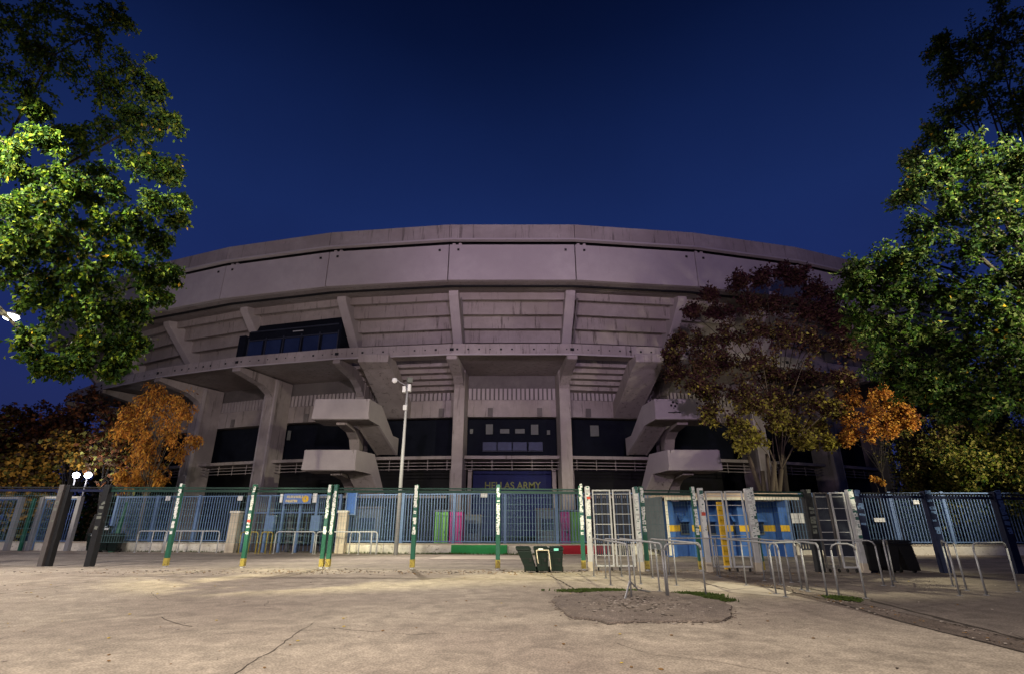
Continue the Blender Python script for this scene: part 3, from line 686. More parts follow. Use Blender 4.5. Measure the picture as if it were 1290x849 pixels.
# ------------------------------------------------------------------ ticket office (blue, yellow stripe)
ty0 = 27.6
bx0, bx1 = at(845, 690, ty0).x, at(999, 690, ty0).x
tk = thing('ticket_office', ((bx0 + bx1) / 2, ty0, 0), 'low blue ticket office with yellow stripe and tan flat roof behind the gates', 'ticket office')
b = MB(); b.box(((bx0 + bx1) / 2, ty0 + 1.2, 1.3), (bx1 - bx0, 2.0, 2.6)); wl = b.build('wall', M_blue2, tk)
def stripe(x0, x1, y, mparent): 
    b = MB(); b.box(((x0 + x1) / 2, y, 1.31), (x1 - x0, .02, .30)); b.build('yellow_stripe', M_yel, mparent)
stripe(bx0, bx1, ty0 + .19, tk)
for px in (864, 899, 931, 957, ):
    x = at(px, 660, ty0).x
    b = MB(); b.box((x, ty0 + .17, 1.30), (.40, .06, .52)); w_ = b.build('ticket_window', M_glass, tk)
    b = MB()
    for dx in (-.22, .22): b.box((x + dx, ty0 + .15, 1.30), (.04, .08, .56))
    b.box((x, ty0 + .15, 1.04), (.48, .14, .04)); b.build('frame', M_greyp, w_)
    b = MB(); b.prism([(x - .33, ty0 + .18, 1.75), (x + .33, ty0 + .18, 1.75), (x + .33, ty0 + .18, 1.95), (x - .33, ty0 + .18, 1.95)], [(x - .33, ty0 - .12, 1.62), (x + .33, ty0 - .12, 1.62), (x + .33, ty0 - .12, 1.66), (x - .33, ty0 - .12, 1.66)]); b.build('hood', M_blue2, w_)
for px in (849, 881.5, 916, 942, 995):
    x = at(px, 690, ty0 - .5).x; b = MB(); b.box((x, ty0 - .1, 1.3), (.42, .55, 2.6)); p_ = b.build('pilaster', M_blue2, tk)
    b = MB(); b.box((x, ty0 - .39, 1.31), (.44, .02, .30)); b.build('yellow_stripe', M_yel, p_)
rx0, rx1 = at(836, 625, ty0 - 1).x, at(1004, 625, ty0 - 1).x
b = MB(); b.box(((rx0 + rx1) / 2, ty0 + .6, 2.84), (rx1 - rx0, 3.4, .20)); rf = b.build('roof', M_roof, tk)
b = MB(); b.box(((rx0 + rx1) / 2, ty0 - 1.12, 2.68), (rx1 - rx0, .05, .12)); b.build('gutter', M_wall, rf)
b = MB(); b.box((rx0 + .08, ty0 - 1.0, 1.4), (.10, .10, 2.6)); b.build('corner_post', M_wall, tk)
# slatted screens at both ends of the office
def screen(xa, ya, xb, yb, h, m, label):
    t = thing('slatted_screen', ((xa + xb) / 2, (ya + yb) / 2, 0), label, 'screen'); b = MB(); n = int(math.hypot(xb - xa, yb - ya) / .13)
    a = math.atan2(yb - ya, xb - xa)
    for i in range(n + 1): b.box((xa + (xb - xa) * i / n, ya + (yb - ya) * i / n, h / 2 + .2), (.085, .03, h - .3), a)
    b.build('slats', m, t); b = MB()
    for z in (.35, h): MB().box(((xa + xb) / 2, (ya + yb) / 2, z), (math.hypot(xb - xa, yb - ya) + .1, .06, .07), a).build('rail', m, t)
    pass
p0, p1 = at(812, 660, 29.0), at(836, 660, 26.9)
screen(p0.x, p0.y, p1.x, p1.y, 2.75, M_slat, 'pale grey slatted screen at the left end of the blue ticket office')
p0, p1 = at(1005, 660, 27.2), at(1034, 660, 27.2)
screen(p0.x, p0.y, p1.x, p1.y, 2.75, M_dslat, 'dark slatted screen with two white notices right of the ticket office')
notice(998, 646, 1005.5, 658.5, 27.1, 'left of the two white notices on the dark slatted screen')
notice(1007, 646, 1012, 658.5, 27.1, 'right and narrower of the two white notices on the dark slatted screen')

# ------------------------------------------------------------------ outer fence
def XF(px):
    u = (px - 645) / FPX; return u * (19.6 * CP - CAMH * SP) / (1 + .088 * CP * u)
def FT(x): return 2.77 - .0085 * x if x < 0 else 2.77 - .017 * x
fo = thing('outer_fence', (0, FY(0), 0), 'long outer fence of sticker covered posts and green top rail', 'fence')
def stickers(x, y, wx, z0, z1, parent, mats, dens=1.0, rnd=random):
    b = MB(); z = z0
    while z < z1:
        h = rnd.uniform(.05, .15); w = wx * rnd.uniform(.6, .98)
        if rnd.random() < dens:
            rr = Euler((0, rnd.gauss(0, .12), FR)).to_matrix(); mi = rnd.choices(range(len(mats)), [10, 1.6, .2][:len(mats)])[0]
            b.box((x + rnd.uniform(-.5, .5) * (wx - w), y - rnd.uniform(.001, .004), z + h / 2), (w, .004, h * .9), 0, mi, rr)
            if mi == 0 and rnd.random() < .7: b.box((x + rnd.uniform(-.3, .3) * w, y - .006, z + h * rnd.uniform(.3, .7)), (w * rnd.uniform(.3, .6), .003, h * rnd.uniform(.1, .35)), 0, 1, rr)
        z += h * rnd.uniform(.75, 1.05)
    b.build('stickers', mats, parent)
def fpost(px, kind):
    x = XF(px); y = FY(x); h = FT(x)
    if kind == 'g':
        b = MB(); b.box((x, y, h / 2 + .1), (.145, .14, h - .05), FR); p = b.build('post', M_green, fo, bevel=.01)
        b = MB(); b.box((x, y, .2), (.155, .15, .26), FR); b.build('yellow_base', M_yel2, p); b = MB(); b.box((x, y, .02), (.1, .1, .06), FR); b.build('foot', M_galvw, p)
        stickers(x, y - .075, .13, 1.15, h + .02, p, [M_stick, M_stickd, M_stickr], .95)
    elif kind == 'w':
        b = MB(); b.box((x, y - .12, h / 2 + .02), (.18, .2, h + .04), FR); p = b.build('post', M_galvw, fo, bevel=.012)
        b = MB(); b.box((x, y - .12, .15), (.20, .23, .30), FR); b.build('foot', M_cream, p)
        stickers(x, y - .228, .16, 1.05, h, p, [M_stick, M_stickd, M_stickr], .9)
    elif kind == 'k':
        b = MB(); b.box((x, y, h / 2 + .02), (.24, .26, h + .04), FR); p = b.build('post', M_black, fo, bevel=.012)
        stickers(x, y - .134, .20, 1.2, h, p, [M_greyp, M_black], .45)
    elif kind == 'kk':
        b = MB(); b.box((x, y - .05, h / 2 + .02), (.20, .26, h + .04), FR); b.box((x + .19, y + .02, h / 2 + .02), (.15, .22, h + .02), FR, 1); p = b.build('post', [M_greyposts, M_black], fo, bevel=.012)
        stickers(x, y - .184, .15, 1.5, h, p, [M_greyp, M_black], .25)
    elif kind == 'b':
        b = MB(); b.box((x, y, h / 2 + .02), (.24, .24, h + .04), FR); p = b.build('post', M_dblue, fo, bevel=.012)
        stickers(x, y - .124, .2, 1.2, h, p, [M_blue, M_dblue], .45)
    return x
PX = [(-45, 'kk'), (54, 'kk'), (112, 'k'), (208, 'g'), (305, 'g'), (404.5, 'g'), (412.5, 'g'), (519, 'g'), (627, 'g'), (735.5, 'g'), (816, 'g'), (884, 'g'), (961, 'g'), (1034, 'k'), (1099, 'b'), (1192, 'b'), (1284, 'b'), (1380, 'b')]
for px, kd in PX: fpost(px, kd)
for px in (744, 807, 892, 954, 1088): fpost(px, 'w')
def rail(px0, px1, m=M_greend):
    x0, x1 = XF(px0), XF(px1); A = Vector((x0, FY(x0), FT(x0) - .06)); B = Vector((x1, FY(x1), FT(x1) - .06))
    b = MB(); d = (B - A); c = (A + B) / 2; rot = Euler((0, -math.atan2(d.z, d.xy.length), FR)).to_matrix()
    b.box(c, (d.length - .1, .06, .05), 0, 0, rot); b.box(c + Vector((0, 0, -.11)), (d.length - .1, .05, .09), 0, 1, rot); b.build('top_rail', [m, M_dblue if m is M_black else M_greend], fo)
pxs = [p for p, _ in PX]
for a_, c_ in zip(pxs[:-1], pxs[1:]):
    if (a_, c_) == (404.5, 412.5): continue
    gate_ = (a_, c_) in ((735.5, 816), (884, 961), (1034, 1099))
    if not gate_: rail(a_, c_, M_black if (a_ < 100 or a_ > 1000) else M_greend)
    if gate_ or a_ == 54: continue
    x0, x1 = XF(a_) + .1, XF(c_) - .1; b = MB(); n = max(2, int((x1 - x0) / .10))
    zt_ = min(FT(x0), FT(x1)) - .1
    for i in range(n + 1):
        x = x0 + (x1 - x0) * i / n; b.box((x, FY(x) + .04, (zt_ + .85) / 2), (.006, .006, zt_ - .85), FR)
    xm = (x0 + x1) / 2
    for k in range(9): b.box((xm, FY(xm) + .034, .86 + (zt_ - .87) * k / 8), ((x1 - x0) / math.cos(FR), .006, .006), FR)
    b.build('mesh_panel', M_mesh, fo)
# double leaf gates between the white posts
def gate(px0, px1, mfr, label, mfr2=None, dark=False, seed=0, bars=7, fine=True):
    x0, x1 = XF(px0) + .16, XF(px1) - .16; h = FT((x0 + x1) / 2); y = FY((x0 + x1) / 2) - .1
    g = thing('double_gate', ((x0 + x1) / 2, y, 0), label, 'gate', 'narrow double leaf gates in the outer fence')
    xm = (x0 + x1) / 2
    for q, (a, c) in enumerate(((x0, xm - .03), (xm + .03, x1))):
        mm = (mfr2 or mfr) if q == 0 else mfr
        b = MB(); yy = FY((a + c) / 2) - .1; zt_ = h - .05; zb2 = .14; w = .052
        for x in (a + w / 2, c - w / 2): b.box((x, FY(x) - .1, (zt_ + zb2) / 2), (w, .06, zt_ - zb2), FR)
        for z in (zt_ - w / 2, zb2 + w / 2): b.box(((a + c) / 2, yy, z), (c - a - 2 * w, .058, w), FR)
        lf = b.build('gate_leaf', mm, g, bevel=.006)
        b = MB()
        for k in range(bars): b.box(((a + c) / 2, yy, zb2 + .35 + (zt_ - zb2 - .5) * k / (bars - 1)), (c - a - 2 * w, .02, .022), FR)
        if fine:
            for k in range(8):
                x = a + w + (c - a - 2 * w) * (k + .5) / 8; b.box((x, FY(x) - .1 + .025, (zt_ + .5) / 2), (.045, .02, zt_ - .5), FR, 1)
        b.build('infill', [M_galvw, M_dslat], lf)
        for x in (a + .1, c - .1):
            b = MB(); b.tube([(x - .02, FY(x) - .1, .07), (x + .02, FY(x) - .1, .07)], .055, 10); b.build('caster', M_rubber, lf)
gate(744, 807, M_galvw, 'white framed double gate nearest the centre, between sticker covered white posts')
gate(892, 954, M_galvw, 'white framed double gate in front of the blue ticket office', fine=False)
gate(1034, 1088, M_galvw, 'double gate with one dark leaf and one white framed leaf at right', M_greyposts, bars=6)
b = MB(); x = XF(922); b.box((x, FY(x) + .35, 1.15), (.16, .14, 2.2)); o = b.build('post', M_yel); tag(o, 'yellow post behind the middle of the gate before the ticket office', 'post')

# ------------------------------------------------------------------ queue barriers: galvanised tube
def barrier(pts, label, h=1.09, r_=.021, legs=None, m=None, group='galvanised queue barriers before the gates', name='queue_barrier', foot=False):
    m = m or M_galv
    pts = [Vector((x, y, 0)) for x, y in pts]; t = thing(name, tuple(pts[0]), label, 'barrier', group)
    a, c = pts[0], pts[-1]; d = (c - a).normalized(); rr = .13
    top = [a + Vector((0, 0, h - rr)), a + d * .04 + Vector((0, 0, h - .04)), a + d * rr + Vector((0, 0, h))]
    top2 = [c - d * rr + Vector((0, 0, h)), c - d * .04 + Vector((0, 0, h - .04)), c + Vector((0, 0, h - rr))]
    MB().tube(top + top2, r_, 8).build('rail', m, t, smooth=True)
    for i, p in enumerate(pts):
        zt_ = h - rr if i in (0, len(pts) - 1) else h - .02
        jx, jy = random.uniform(-.02, .02), random.uniform(-.02, .02)
        MB().tube([p + Vector((jx, jy, 0)), p + Vector((0, 0, zt_))], r_ * .95, 8).build('leg', m, t, smooth=True)
        MB().tube([p + Vector((jx, jy, .005)), p + Vector((jx, jy, .02))], .06, 10).build('foot_plate', m, t)
    return t
barrier([(2.5, 17.2), (2.56, 14.8), (2.54, 12.25)], 'first queue barrier from the left, running to the patch with the moss')
b = MB(); b.tube([(2.54, 12.25, .35), (2.75, 12.45, .16), (3.2, 13.2, .03)], .017, 8); b.tube([(2.54, 12.25, .35), (2.36, 12.0, .02)], .02, 8); b.build('bent_brace', M_galv, bpy.data.objects['queue_barrier'])
barrier([(3.33, 17.2), (3.43, 15.1), (3.36, 12.5)], 'second queue barrier from the left, ending at the corner of the cross rail')
barrier([(2.75, 16.6), (3.1, 14.4), (3.48, 13.5)], 'slanting queue barrier between the first two lanes before the central gate')
barrier([(4.16, 16.7), (4.29, 14.8), (4.31, 12.72)], 'queue barrier right of the central gate lane, beside the moss')
barrier([(3.4, 12.46), (4.27, 12.62)], 'short cross barrier closing the lane over the mossy patch edge')
barrier([(6.34, 17.4), (6.1, 14.8), (5.97, 12.5)], 'queue barrier running towards the camera left of the ticket office lane')
barrier([(4.9, 17.6), (6.2, 16.9), (7.6, 16.6)], 'long cross barrier lying across the gate before the ticket office')
barrier([(7.13, 16.0), (7.03, 14.9), (7.02, 13.8)], 'queue barrier on the right of the ticket office lane')
barrier([(6.0, 13.0), (7.0, 13.5)], 'short bright topped cross barrier before the ticket office lane')
barrier([(7.15, 12.5), (7.58, 12.3)], 'narrow hoop barrier standing on the dirt strip nearest the camera', legs=2)
barrier([(6.85, 12.45), (7.1, 13.7), (7.6, 15.5)], 'queue barrier behind the narrow hoop on the dirt strip')
barrier([(9.77, 14.6), (10.6, 15.7)], 'angled queue barrier in front of the black bins')
barrier([(7.9, 15.6), (9.6, 14.7)], 'queue barrier leading right from the dirt strip towards the bins')
barrier([(11.3, 14.6), (10.9, 13.7), (9.94, 12.7)], 'queue barrier in the shade slanting past the dark blue post')
barrier([(10.6, 12.8), (11.9, 13.4)], 'queue barrier nearest the right edge of the photo')
# barriers along the inner wall
XB = lambda px, dy=1.2: (XW(px), WY(XW(px)) - dy)
G2 = 'white tube barriers by the inner wall'
barrier([XB(187), XB(205), XB(222)], 'low white barrier at the far left before the whitewashed wall', 1.14, .035, m=M_galvw, group=G2)
barrier([XB(216, .9), XB(235, .9), XB(262, .9), XB(283, .9)], 'long white barrier before the wall, left of the stone pier', 1.14, .035, m=M_galvw, group=G2)
barrier([XB(356), XB(379), XB(404)], 'white barrier standing before the turnstile entrance', 1.12, .035, m=M_galvw, group=G2)
barrier([XB(406), XB(426, 1.3), XB(460, 1.4)], 'white barrier before the right stone pier', 1.12, .035, m=M_galvw, group=G2)
barrier([XB(445, .8), XB(471, .8), XB(478, .8)], 'white barrier before the wall, right of the right stone pier', 1.12, .035, m=M_galvw, group=G2)
barrier([XB(313), XB(325), XB(334)], 'yellow tube barrier before the left turnstile', 1.1, .035, m=M_yel2, group=G2)
barrier([XB(338), XB(346), XB(352)], 'second yellow tube barrier, next to the white barrier at the turnstiles', 1.1, .035, m=M_yel2, group=G2)

# ------------------------------------------------------------------ wheelie bins
def bin_(x, y, rz, label, m, clip=None, group='bins by the outer fence', w=.56, zsc=1.0, lean=0):
    t = thing('wheelie_bin', (x, y, 0), label, 'bin', group)
    M = Matrix.Translation((x, y, 0)) @ Matrix.Rotation(rz, 4, 'Z')
    f = lambda a, c, z: M @ Vector((a + lean * max(0, z - .1), c, z * zsc))
    b = MB(); d = .56
    def ring(s_, z, sh=0): return [f(-w / 2 * s_, -d / 2 * s_ + sh, z), f(w / 2 * s_, -d / 2 * s_ + sh, z), f(w / 2 * s_, d / 2 * s_, z), f(-w / 2 * s_, d / 2 * s_, z)]
    b.prism(ring(.76, .08), ring(.97, .86)); b.prism(ring(1.06, .862), ring(1.06, .93)); b.build('body', m, t, bevel=.025)
    b = MB(); b.prism(ring(1.08, .935), ring(.92, 1.01)); b.tube([f(-w * .4, d / 2 + .06, .95), f(w * .4, d / 2 + .06, .95)], .02, 6); lid = b.build('lid', m, t, bevel=.02)
    if clip:
        b = MB(); b.box(f(0, -d / 2 - .04, .90), (.15, .03, .07), rz); b.build('clip', clip, lid)
    for s_ in (-1, 1):
        c = f(s_ * w * .38, d * .33, .1); e = f(s_ * (w * .38 + .06), d * .33, .1); MB().tube([c, e], .1, 12).build('wheel', M_rubber, t)
    b = MB()
    for z in (.30, .55): b.prism(ring(.83 + .3 * (z - .3), z), ring(.83 + .3 * (z - .3), z + .02))
    b.box(f(.1, -d / 2 + .02, .5), (.07, .012, .1), rz); b.build('rib', [M_binb], t)
    return t
P = gnd(693, 718)
Yb = 18.45
for (dx, lab, cl, ln) in ((.62, 'left dark green bin of the centre row, leaning outwards', None, -.32), (1.0, 'middle dark green bin of the centre row with a cream clip', M_paper, -.08), (1.44, 'right dark green bin of the centre row with a mint clip', M_mint, 0)):
    bin_(dx + .02, Yb + .15, -.03, lab, M_binc, cl, 'row of three dark green bins at the centre of the fence', lean=ln, w=.47, zsc=.80)
b = MB()
for x, z0 in ((.80, .3), (1.20, .12)): b.tube([(x, Yb - .19, .70), (x + .03, Yb - .21, .45), (x + .06, Yb - .17, z0)], .016, 6)
b.tube([(.80, Yb - .19, .70), (1.20, Yb - .19, .70)], .016, 6)
o = b.build('strap', M_cream); tag(o, 'cream strap hanging over the row of three dark green bins', 'strap')
for (px, py, lab) in ((1113, 723, 'left black bin in the shade under the dark fence at right'), (1136, 723, 'middle black bin in the shade under the dark fence at right'), (1163, 723, 'right black bin tilting away from the other two in the shade')):
    p = gnd(px, py); bin_(p.x, p.y + .5, -.05, lab, M_binb, None, 'row of black bins at the right of the fence', lean=.05 if px < 1150 else -.25, w=.5)
for (px, lab) in ((132, 'leftmost dark bin of the far row before the blue mesh'), (146, 'middle dark bin of the far row with a litter box on top'), (158, 'rightmost dark bin of the far row beside the leaning green pole')):
    x = XW(px); bin_(x, WY(x) - 1.0, .1, lab, M_binc, M_paper if px == 132 else None, 'row of dark bins before the far left wall', w=.6)
x = XW(146); b = MB(); b.tube([(x, WY(x) - 1.0, 1.02), (x, WY(x) - 1.0, 1.35)], [.16, .2], 10); b.tube([(x, WY(x) - 1.0, 1.35), (x, WY(x) - 1.0, 1.42)], [.24, .14], 10); b.box((x, WY(x) - 1.2, 1.25), (.22, .02, .1), 0, 1)
o = b.build('litter_box', [M_binb, M_paper]); tag(o, 'small round black litter box on top of the middle far bin', 'litter box')

# ------------------------------------------------------------------ camera pole
x = -5.95; y = 28.6
cp = thing('camera_pole', (x, y, 0), 'tall pale steel pole with security cameras rising above the fences', 'pole')
MB().tube([(x, y, 0), (x, y, 4.5), (x, y, 7.4), (x, y, 9.1)], [.11, .095, .07, .05], 14).build('pole', M_galvg, cp, smooth=True)
MB().box((x - .05, y, 7.65), (.22, .22, .3)).build('junction_box', M_galvw, cp, bevel=.02)
MB().tube([(x, y, 8.9), (x - .35, y - .1, 9.05), (x - .62, y - .15, 9.25)], .025, 6).build('arm', M_galv, cp)
b = MB(); b.tube([(x - .72, y - .18, 9.3), (x - .72, y - .18, 9.12), (x - .72, y - .18, 9.02)], [.14, .16, .05], 12); b.build('dome_camera', M_paper, cp, smooth=True)
b = MB(); b.box((x + .14, y - .1, 8.75), (.17, .3, .42)); b.box((x - .13, y - .15, 8.65), (.18, .35, .36)); b.build('camera_housing', M_paper, cp, bevel=.03)
b = MB(); b.box((x + .12, y - .12, 9.2), (.30, .25, .30), .4); b.build('floodlight', M_greyp, cp, bevel=.02)

# ------------------------------------------------------------------ lit street lamps
M_lamp = emit('lamp_glow', (.92, .94, 1.0), 26)
def street_lamp(x, y, h, ax, label, power, m=M_lamp, size=.3):
    t = thing('street_lamp', (x, y, 0), label, 'street lamp', 'lit street lamps')
    MB().tube([(x, y, 0), (x, y, h - .5), (x, y, h)], [.11, .07, .06], 10).build('pole', M_greyposts, t)
    MB().tube([(x, y, h - .1), (x + ax * .5, y, h + .12), (x + ax, y, h + .1)], .04, 8).build('arm', M_greyposts, t)
    hd = MB().box((x + ax, y, h + .08), (size * 2.1, size, .12)).build('lamp_head', M_greyposts, t, bevel=.03)
    b = MB(); b.tube([(x + ax, y, h + .02), (x + ax, y, h - .04), (x + ax, y, h - size * .55), (x + ax, y, h - size * .75)], [size * .8, size * 1.0, size * .7, size * .2], 14); b.build('lens', m, hd, smooth=True)
    if power: lamp('street_or_fill_light', (x + ax, y, h - size), power, COOL, .15, 160, (x + ax, y, 0), t).matrix_parent_inverse = world_of(t).inverted()
p = at(14, 398, 20.0)
street_lamp(p.x - 1.8, 20.0, p.z, 1.8, 'lit white street lamp shining through the green tree at the left edge', 900, size=.28)
M_far = emit('far_lamp_glow', (.80, .82, 1.0), 30)
def globe_lamp(x, y, h, label, power):
    t = thing('globe_lamp', (x, y, 0), label, 'street lamp', 'far globe lamps')
    MB().tube([(x, y, 0), (x, y, h - .3)], [.09, .05], 10).build('pole', M_greyposts, t)
    MB().tube([(x, y, h - .2), (x, y, h - .12), (x, y, h), (x, y, h + .12), (x, y, h + .2)], [.08, .18, .22, .18, .05], 16).build('globe', M_far, t, smooth=True)
    lamp('street_or_fill_light', (x, y - .6, h), power, COOL, .15, None, None, t).matrix_parent_inverse = world_of(t).inverted()
for px in (96, 111):
    p = at(px, 598, 39); globe_lamp(p.x, 39, p.z, ('left' if px == 96 else 'right') + ' of the two far white lamps glowing under the autumn trees', 260)

# ------------------------------------------------------------------ trees
def leaves_mesh(name, pos, dirs, size, mats, parent, widths=.6, seed=0, probs=None, zs=None):
    rs = np.random.RandomState(seed); n = len(pos)
    pos = np.asarray(pos); d = np.asarray(dirs) + rs.normal(0, .45, (n, 3)); d /= np.linalg.norm(d, axis=1)[:, None] + 1e-9
    r = rs.normal(0, 1, (n, 3)); s = np.cross(d, r); s /= np.linalg.norm(s, axis=1)[:, None] + 1e-9
    L = (size * rs.uniform(.6, 1.35, n))[:, None]; w = L * widths * .5
    bend = np.cross(s, d) * L * .18
    V = np.stack([pos, pos + d * L * .5 + s * w + bend, pos + d * L, pos + d * L * .5 - s * w + bend], 1).reshape(-1, 3)
    me = bpy.data.meshes.new(name); me.vertices.add(4 * n); me.vertices.foreach_set('co', V.astype(np.float32).ravel())
    me.loops.add(4 * n); me.loops.foreach_set('vertex_index', np.arange(4 * n, dtype=np.int32))
    me.polygons.add(n); me.polygons.foreach_set('loop_start', np.arange(n, dtype=np.int32) * 4)
    for m in mats: me.materials.append(m)
    me.polygons.foreach_set('material_index', rs.choice(len(mats), n, p=probs).astype(np.int32))
    if zs:
        z0, z1, plow = zs; tt = np.clip((pos[:, 2] - z0) / (z1 - z0) + rs.normal(0, .12, n), 0, 1); lo = rs.choice(len(mats), n, p=plow); hi = rs.choice(len(mats), n, p=probs)
        me.polygons.foreach_set('material_index', np.where(rs.rand(n) < tt, hi, lo).astype(np.int32))
    me.update(calc_edges=True); me.validate()
    o = bpy.data.objects.new(name, me); COL.objects.link(o); o.parent = parent; o.matrix_parent_inverse = world_of(parent).inverted(); return o
def tree(base, clumps, label, mats, leaf=.1, per=420, twigs=16, droop=.35, trunk_r=.22, fork=2.2, bark=M_trunk, name='tree', seed=1, stems=1, twig_len=1.1, widths=.6, probs=None, group=None, upright=0, spray=.06, limb_every=1, cat='tree', dirbias=.3, zs=None):
    rs = random.Random(seed); t = thing(name, tuple(base), label, cat, group); b = MB(); pos = []; dirs = []
    base = Vector(base); stemtops = []
    cen = sum((Vector(c[:3]) for c in clumps), Vector()) / len(clumps)
    for s_ in range(stems):
        off = Vector((rs.uniform(-.35, .35), rs.uniform(-.3, .3), 0)) * (0 if stems == 1 else 1)
        tgt = Vector((base.x + (cen.x - base.x) * .35 + (rs.uniform(-1, 1) * .9 if stems > 1 else 0), base.y + (cen.y - base.y) * .3 + (rs.uniform(-.6, .6) if stems > 1 else 0), base.z + fork * rs.uniform(.9, 1.15)))
        mid = base.lerp(tgt, .5) + off * .7 + Vector((rs.uniform(-.1, .1), rs.uniform(-.1, .1), 0))
        rr = trunk_r if stems == 1 else trunk_r * rs.uniform(.35, .6)
        b.tube([base + off * .4, mid, tgt], [rr * 1.25, rr, rr * .82], 9); stemtops.append((tgt, rr * .8))
    for ci, c in enumerate(clumps):
        C = Vector(c[:3]); rad = c[3]; dens = c[4] if len(c) > 4 else 1.0
        tp, rr = min(stemtops, key=lambda q: (q[0].xy - C.xy).length + rs.random() * .5)
        if ci % limb_every == 0:
            L_ = (C - tp); m1 = tp + L_ * .4 + Vector((rs.uniform(-.2, .2), rs.uniform(-.2, .2), .12 * L_.length)) ; m2 = tp + L_ * .75 + Vector((rs.uniform(-.2, .2), rs.uniform(-.2, .2), .10 * L_.length))
            q = max(.012, rr * .36 * min(1, 2.5 / (1 + L_.length * .3))); b.tube([tp, m1, m2, C], [q, q * .7, q * .45, q * .25], 6, caps=False)
        nt_ = int(twigs * dens); nl = int(per * dens / max(1, nt_))
        for _ in range(nt_):
            th, cz = rs.uniform(0, 6.283), rs.uniform(-.8, 1)
            d = Vector((math.cos(th) * math.sqrt(max(0, 1 - cz * cz)), math.sin(th) * math.sqrt(max(0, 1 - cz * cz)), cz + upright)).normalized()
            ln = rad * twig_len * rs.uniform(.55, 1.15); p = C + d * rad * rs.uniform(0, .25); st = p.copy(); v = d.copy(); pts = [p.copy()]
            for k in range(4):
                v = (v + Vector((rs.uniform(-.2, .2), rs.uniform(-.2, .2), -droop * .5 + upright * .1))).normalized(); p = p + v * ln / 4; pts.append(p.copy())
            b.tube([pts[0], pts[2], pts[4]], [.012, .008, .003], 3, caps=False)
            for k in range(nl):
                u = (rs.random() ** .75) * 3.999; i = int(u); q = pts[i].lerp(pts[i + 1], u - i)
                dv = (pts[i + 1] - pts[i]).normalized()
                pos.append((q.x + rs.gauss(0, spray), q.y + rs.gauss(0, spray), q.z + rs.gauss(0, spray)))
                dirs.append((dv.x * dirbias + rs.gauss(0, .5), dv.y * dirbias + rs.gauss(0, .5), dv.z * dirbias - droop + rs.gauss(0, .3)))
    b.build('trunk', bark, t, smooth=True)
    leaves_mesh('crown', pos, dirs, leaf, mats, t, widths, seed, probs, zs)
    return t
LG1 = leafmat('leaf_green', (.040, .080, .009)); LG2 = leafmat('leaf_yellow_green', (.095, .125, .012)); LG3 = leafmat('leaf_dark_green', (.014, .034, .008)); LY = leafmat('leaf_yellow', (.48, .30, .03))
LO1 = leafmat('leaf_orange', (.55, .24, .045)); LO2 = leafmat('leaf_amber', (.62, .34, .06)); LO3 = leafmat('leaf_rust', (.18, .065, .025))
LP1 = leafmat('leaf_maroon', (.055, .022, .024)); LP2 = leafmat('leaf_brown', (.085, .05, .028)); LOl = leafmat('leaf_olive', (.21, .19, .045)); LOy = leafmat('leaf_olive_yellow', (.38, .34, .055)); LR3 = leafmat('leaf_sage', (.085, .11, .03))
rj = random.Random(11)
def cl(px, py, Y, r_, dens=1.0, k=1, sp_=.5):
    out = []
    for i in range(k):
        p = at(px + (rj.uniform(-1, 1) * 26 if k > 1 else 0), py + (rj.uniform(-1, 1) * 26 if k > 1 else 0), Y + (rj.uniform(-sp_, sp_) if k > 1 else 0)); out.append((p.x, p.y, p.z, r_, dens))
    return out
# left foreground tree
L = []
for q in ((25, 205, 9.6, .62), (5, 180, 9.4, .55), (55, 165, 9.7, .34), (52, 135, 9.8, .22), (75, 215, 9.8, .5), (20, 255, 9.4, .62), (60, 262, 9.7, .6), (105, 245, 10.2, .5), (135, 225, 10.8, .42), (185, 205, 11.2, .5), (215, 215, 11.4, .3), (30, 300, 9.6, .65), (85, 300, 10.0, .6), (130, 290, 10.4, .5), (165, 270, 10.8, .5), (200, 250, 11.2, .38), (0, 322, 9.6, .5), (65, 345, 10.0, .55), (110, 345, 10.3, .6), (155, 325, 10.7, .5), (185, 345, 11.0, .42), (215, 345, 11.2, .32), (40, 372, 10.2, .3, .6), (90, 390, 10.4, .6), (135, 390, 10.6, .52), (170, 385, 10.9, .4), (205, 370, 11.2, .3, .6), (115, 430, 10.6, .42), (55, 452, 10.2, .27), (92, 455, 10.4, .3), (150, 440, 10.8, .35), (165, 425, 11, .3), (35, 425, 10.3, .2, .6), (140, 462, 10.8, .2, .7)):
    L += cl(*q)
for q in ((20, 30, 10.5, .9), (70, 70, 10.8, .8), (120, 40, 11.2, .8), (125, 100, 11.2, .8), (170, 90, 11.6, .7), (180, 150, 11.8, .6), (215, 150, 12.0, .4), (150, 160, 11.5, .65), (100, 165, 11.2, .6), (30, 95, 10.6, .8), (-30, 120, 10.4, 1.0), (-40, 240, 10.2, 1.0), (-30, 20, 10.5, 1.1), (60, 5, 11, .8), (200, 300, 11.6, .4), (150, 20, 11.5, .5), (-30, 330, 10.2, .5), (195, 110, 11.9, .35), (225, 275, 11.9, .22, .7), (232, 250, 11.9, .18, .6)):
    L += cl(*q)
L = [(x, y, z, r_ * (.8 if x > -8.6 else .95), d * (.62 if x > -8.6 else .95)) for x, y, z, r_, d in L]
tree((-16.5, 11.0, 0), L, 'big green leafy tree hanging into the left side of the picture', [LG1, LG2, LG3, LY], .105, 1150, 18, .70, .26, 6.5, seed=4, probs=[.30, .24, .455, .005], spray=.055, limb_every=4, twig_len=1.35, name='leafy_tree')
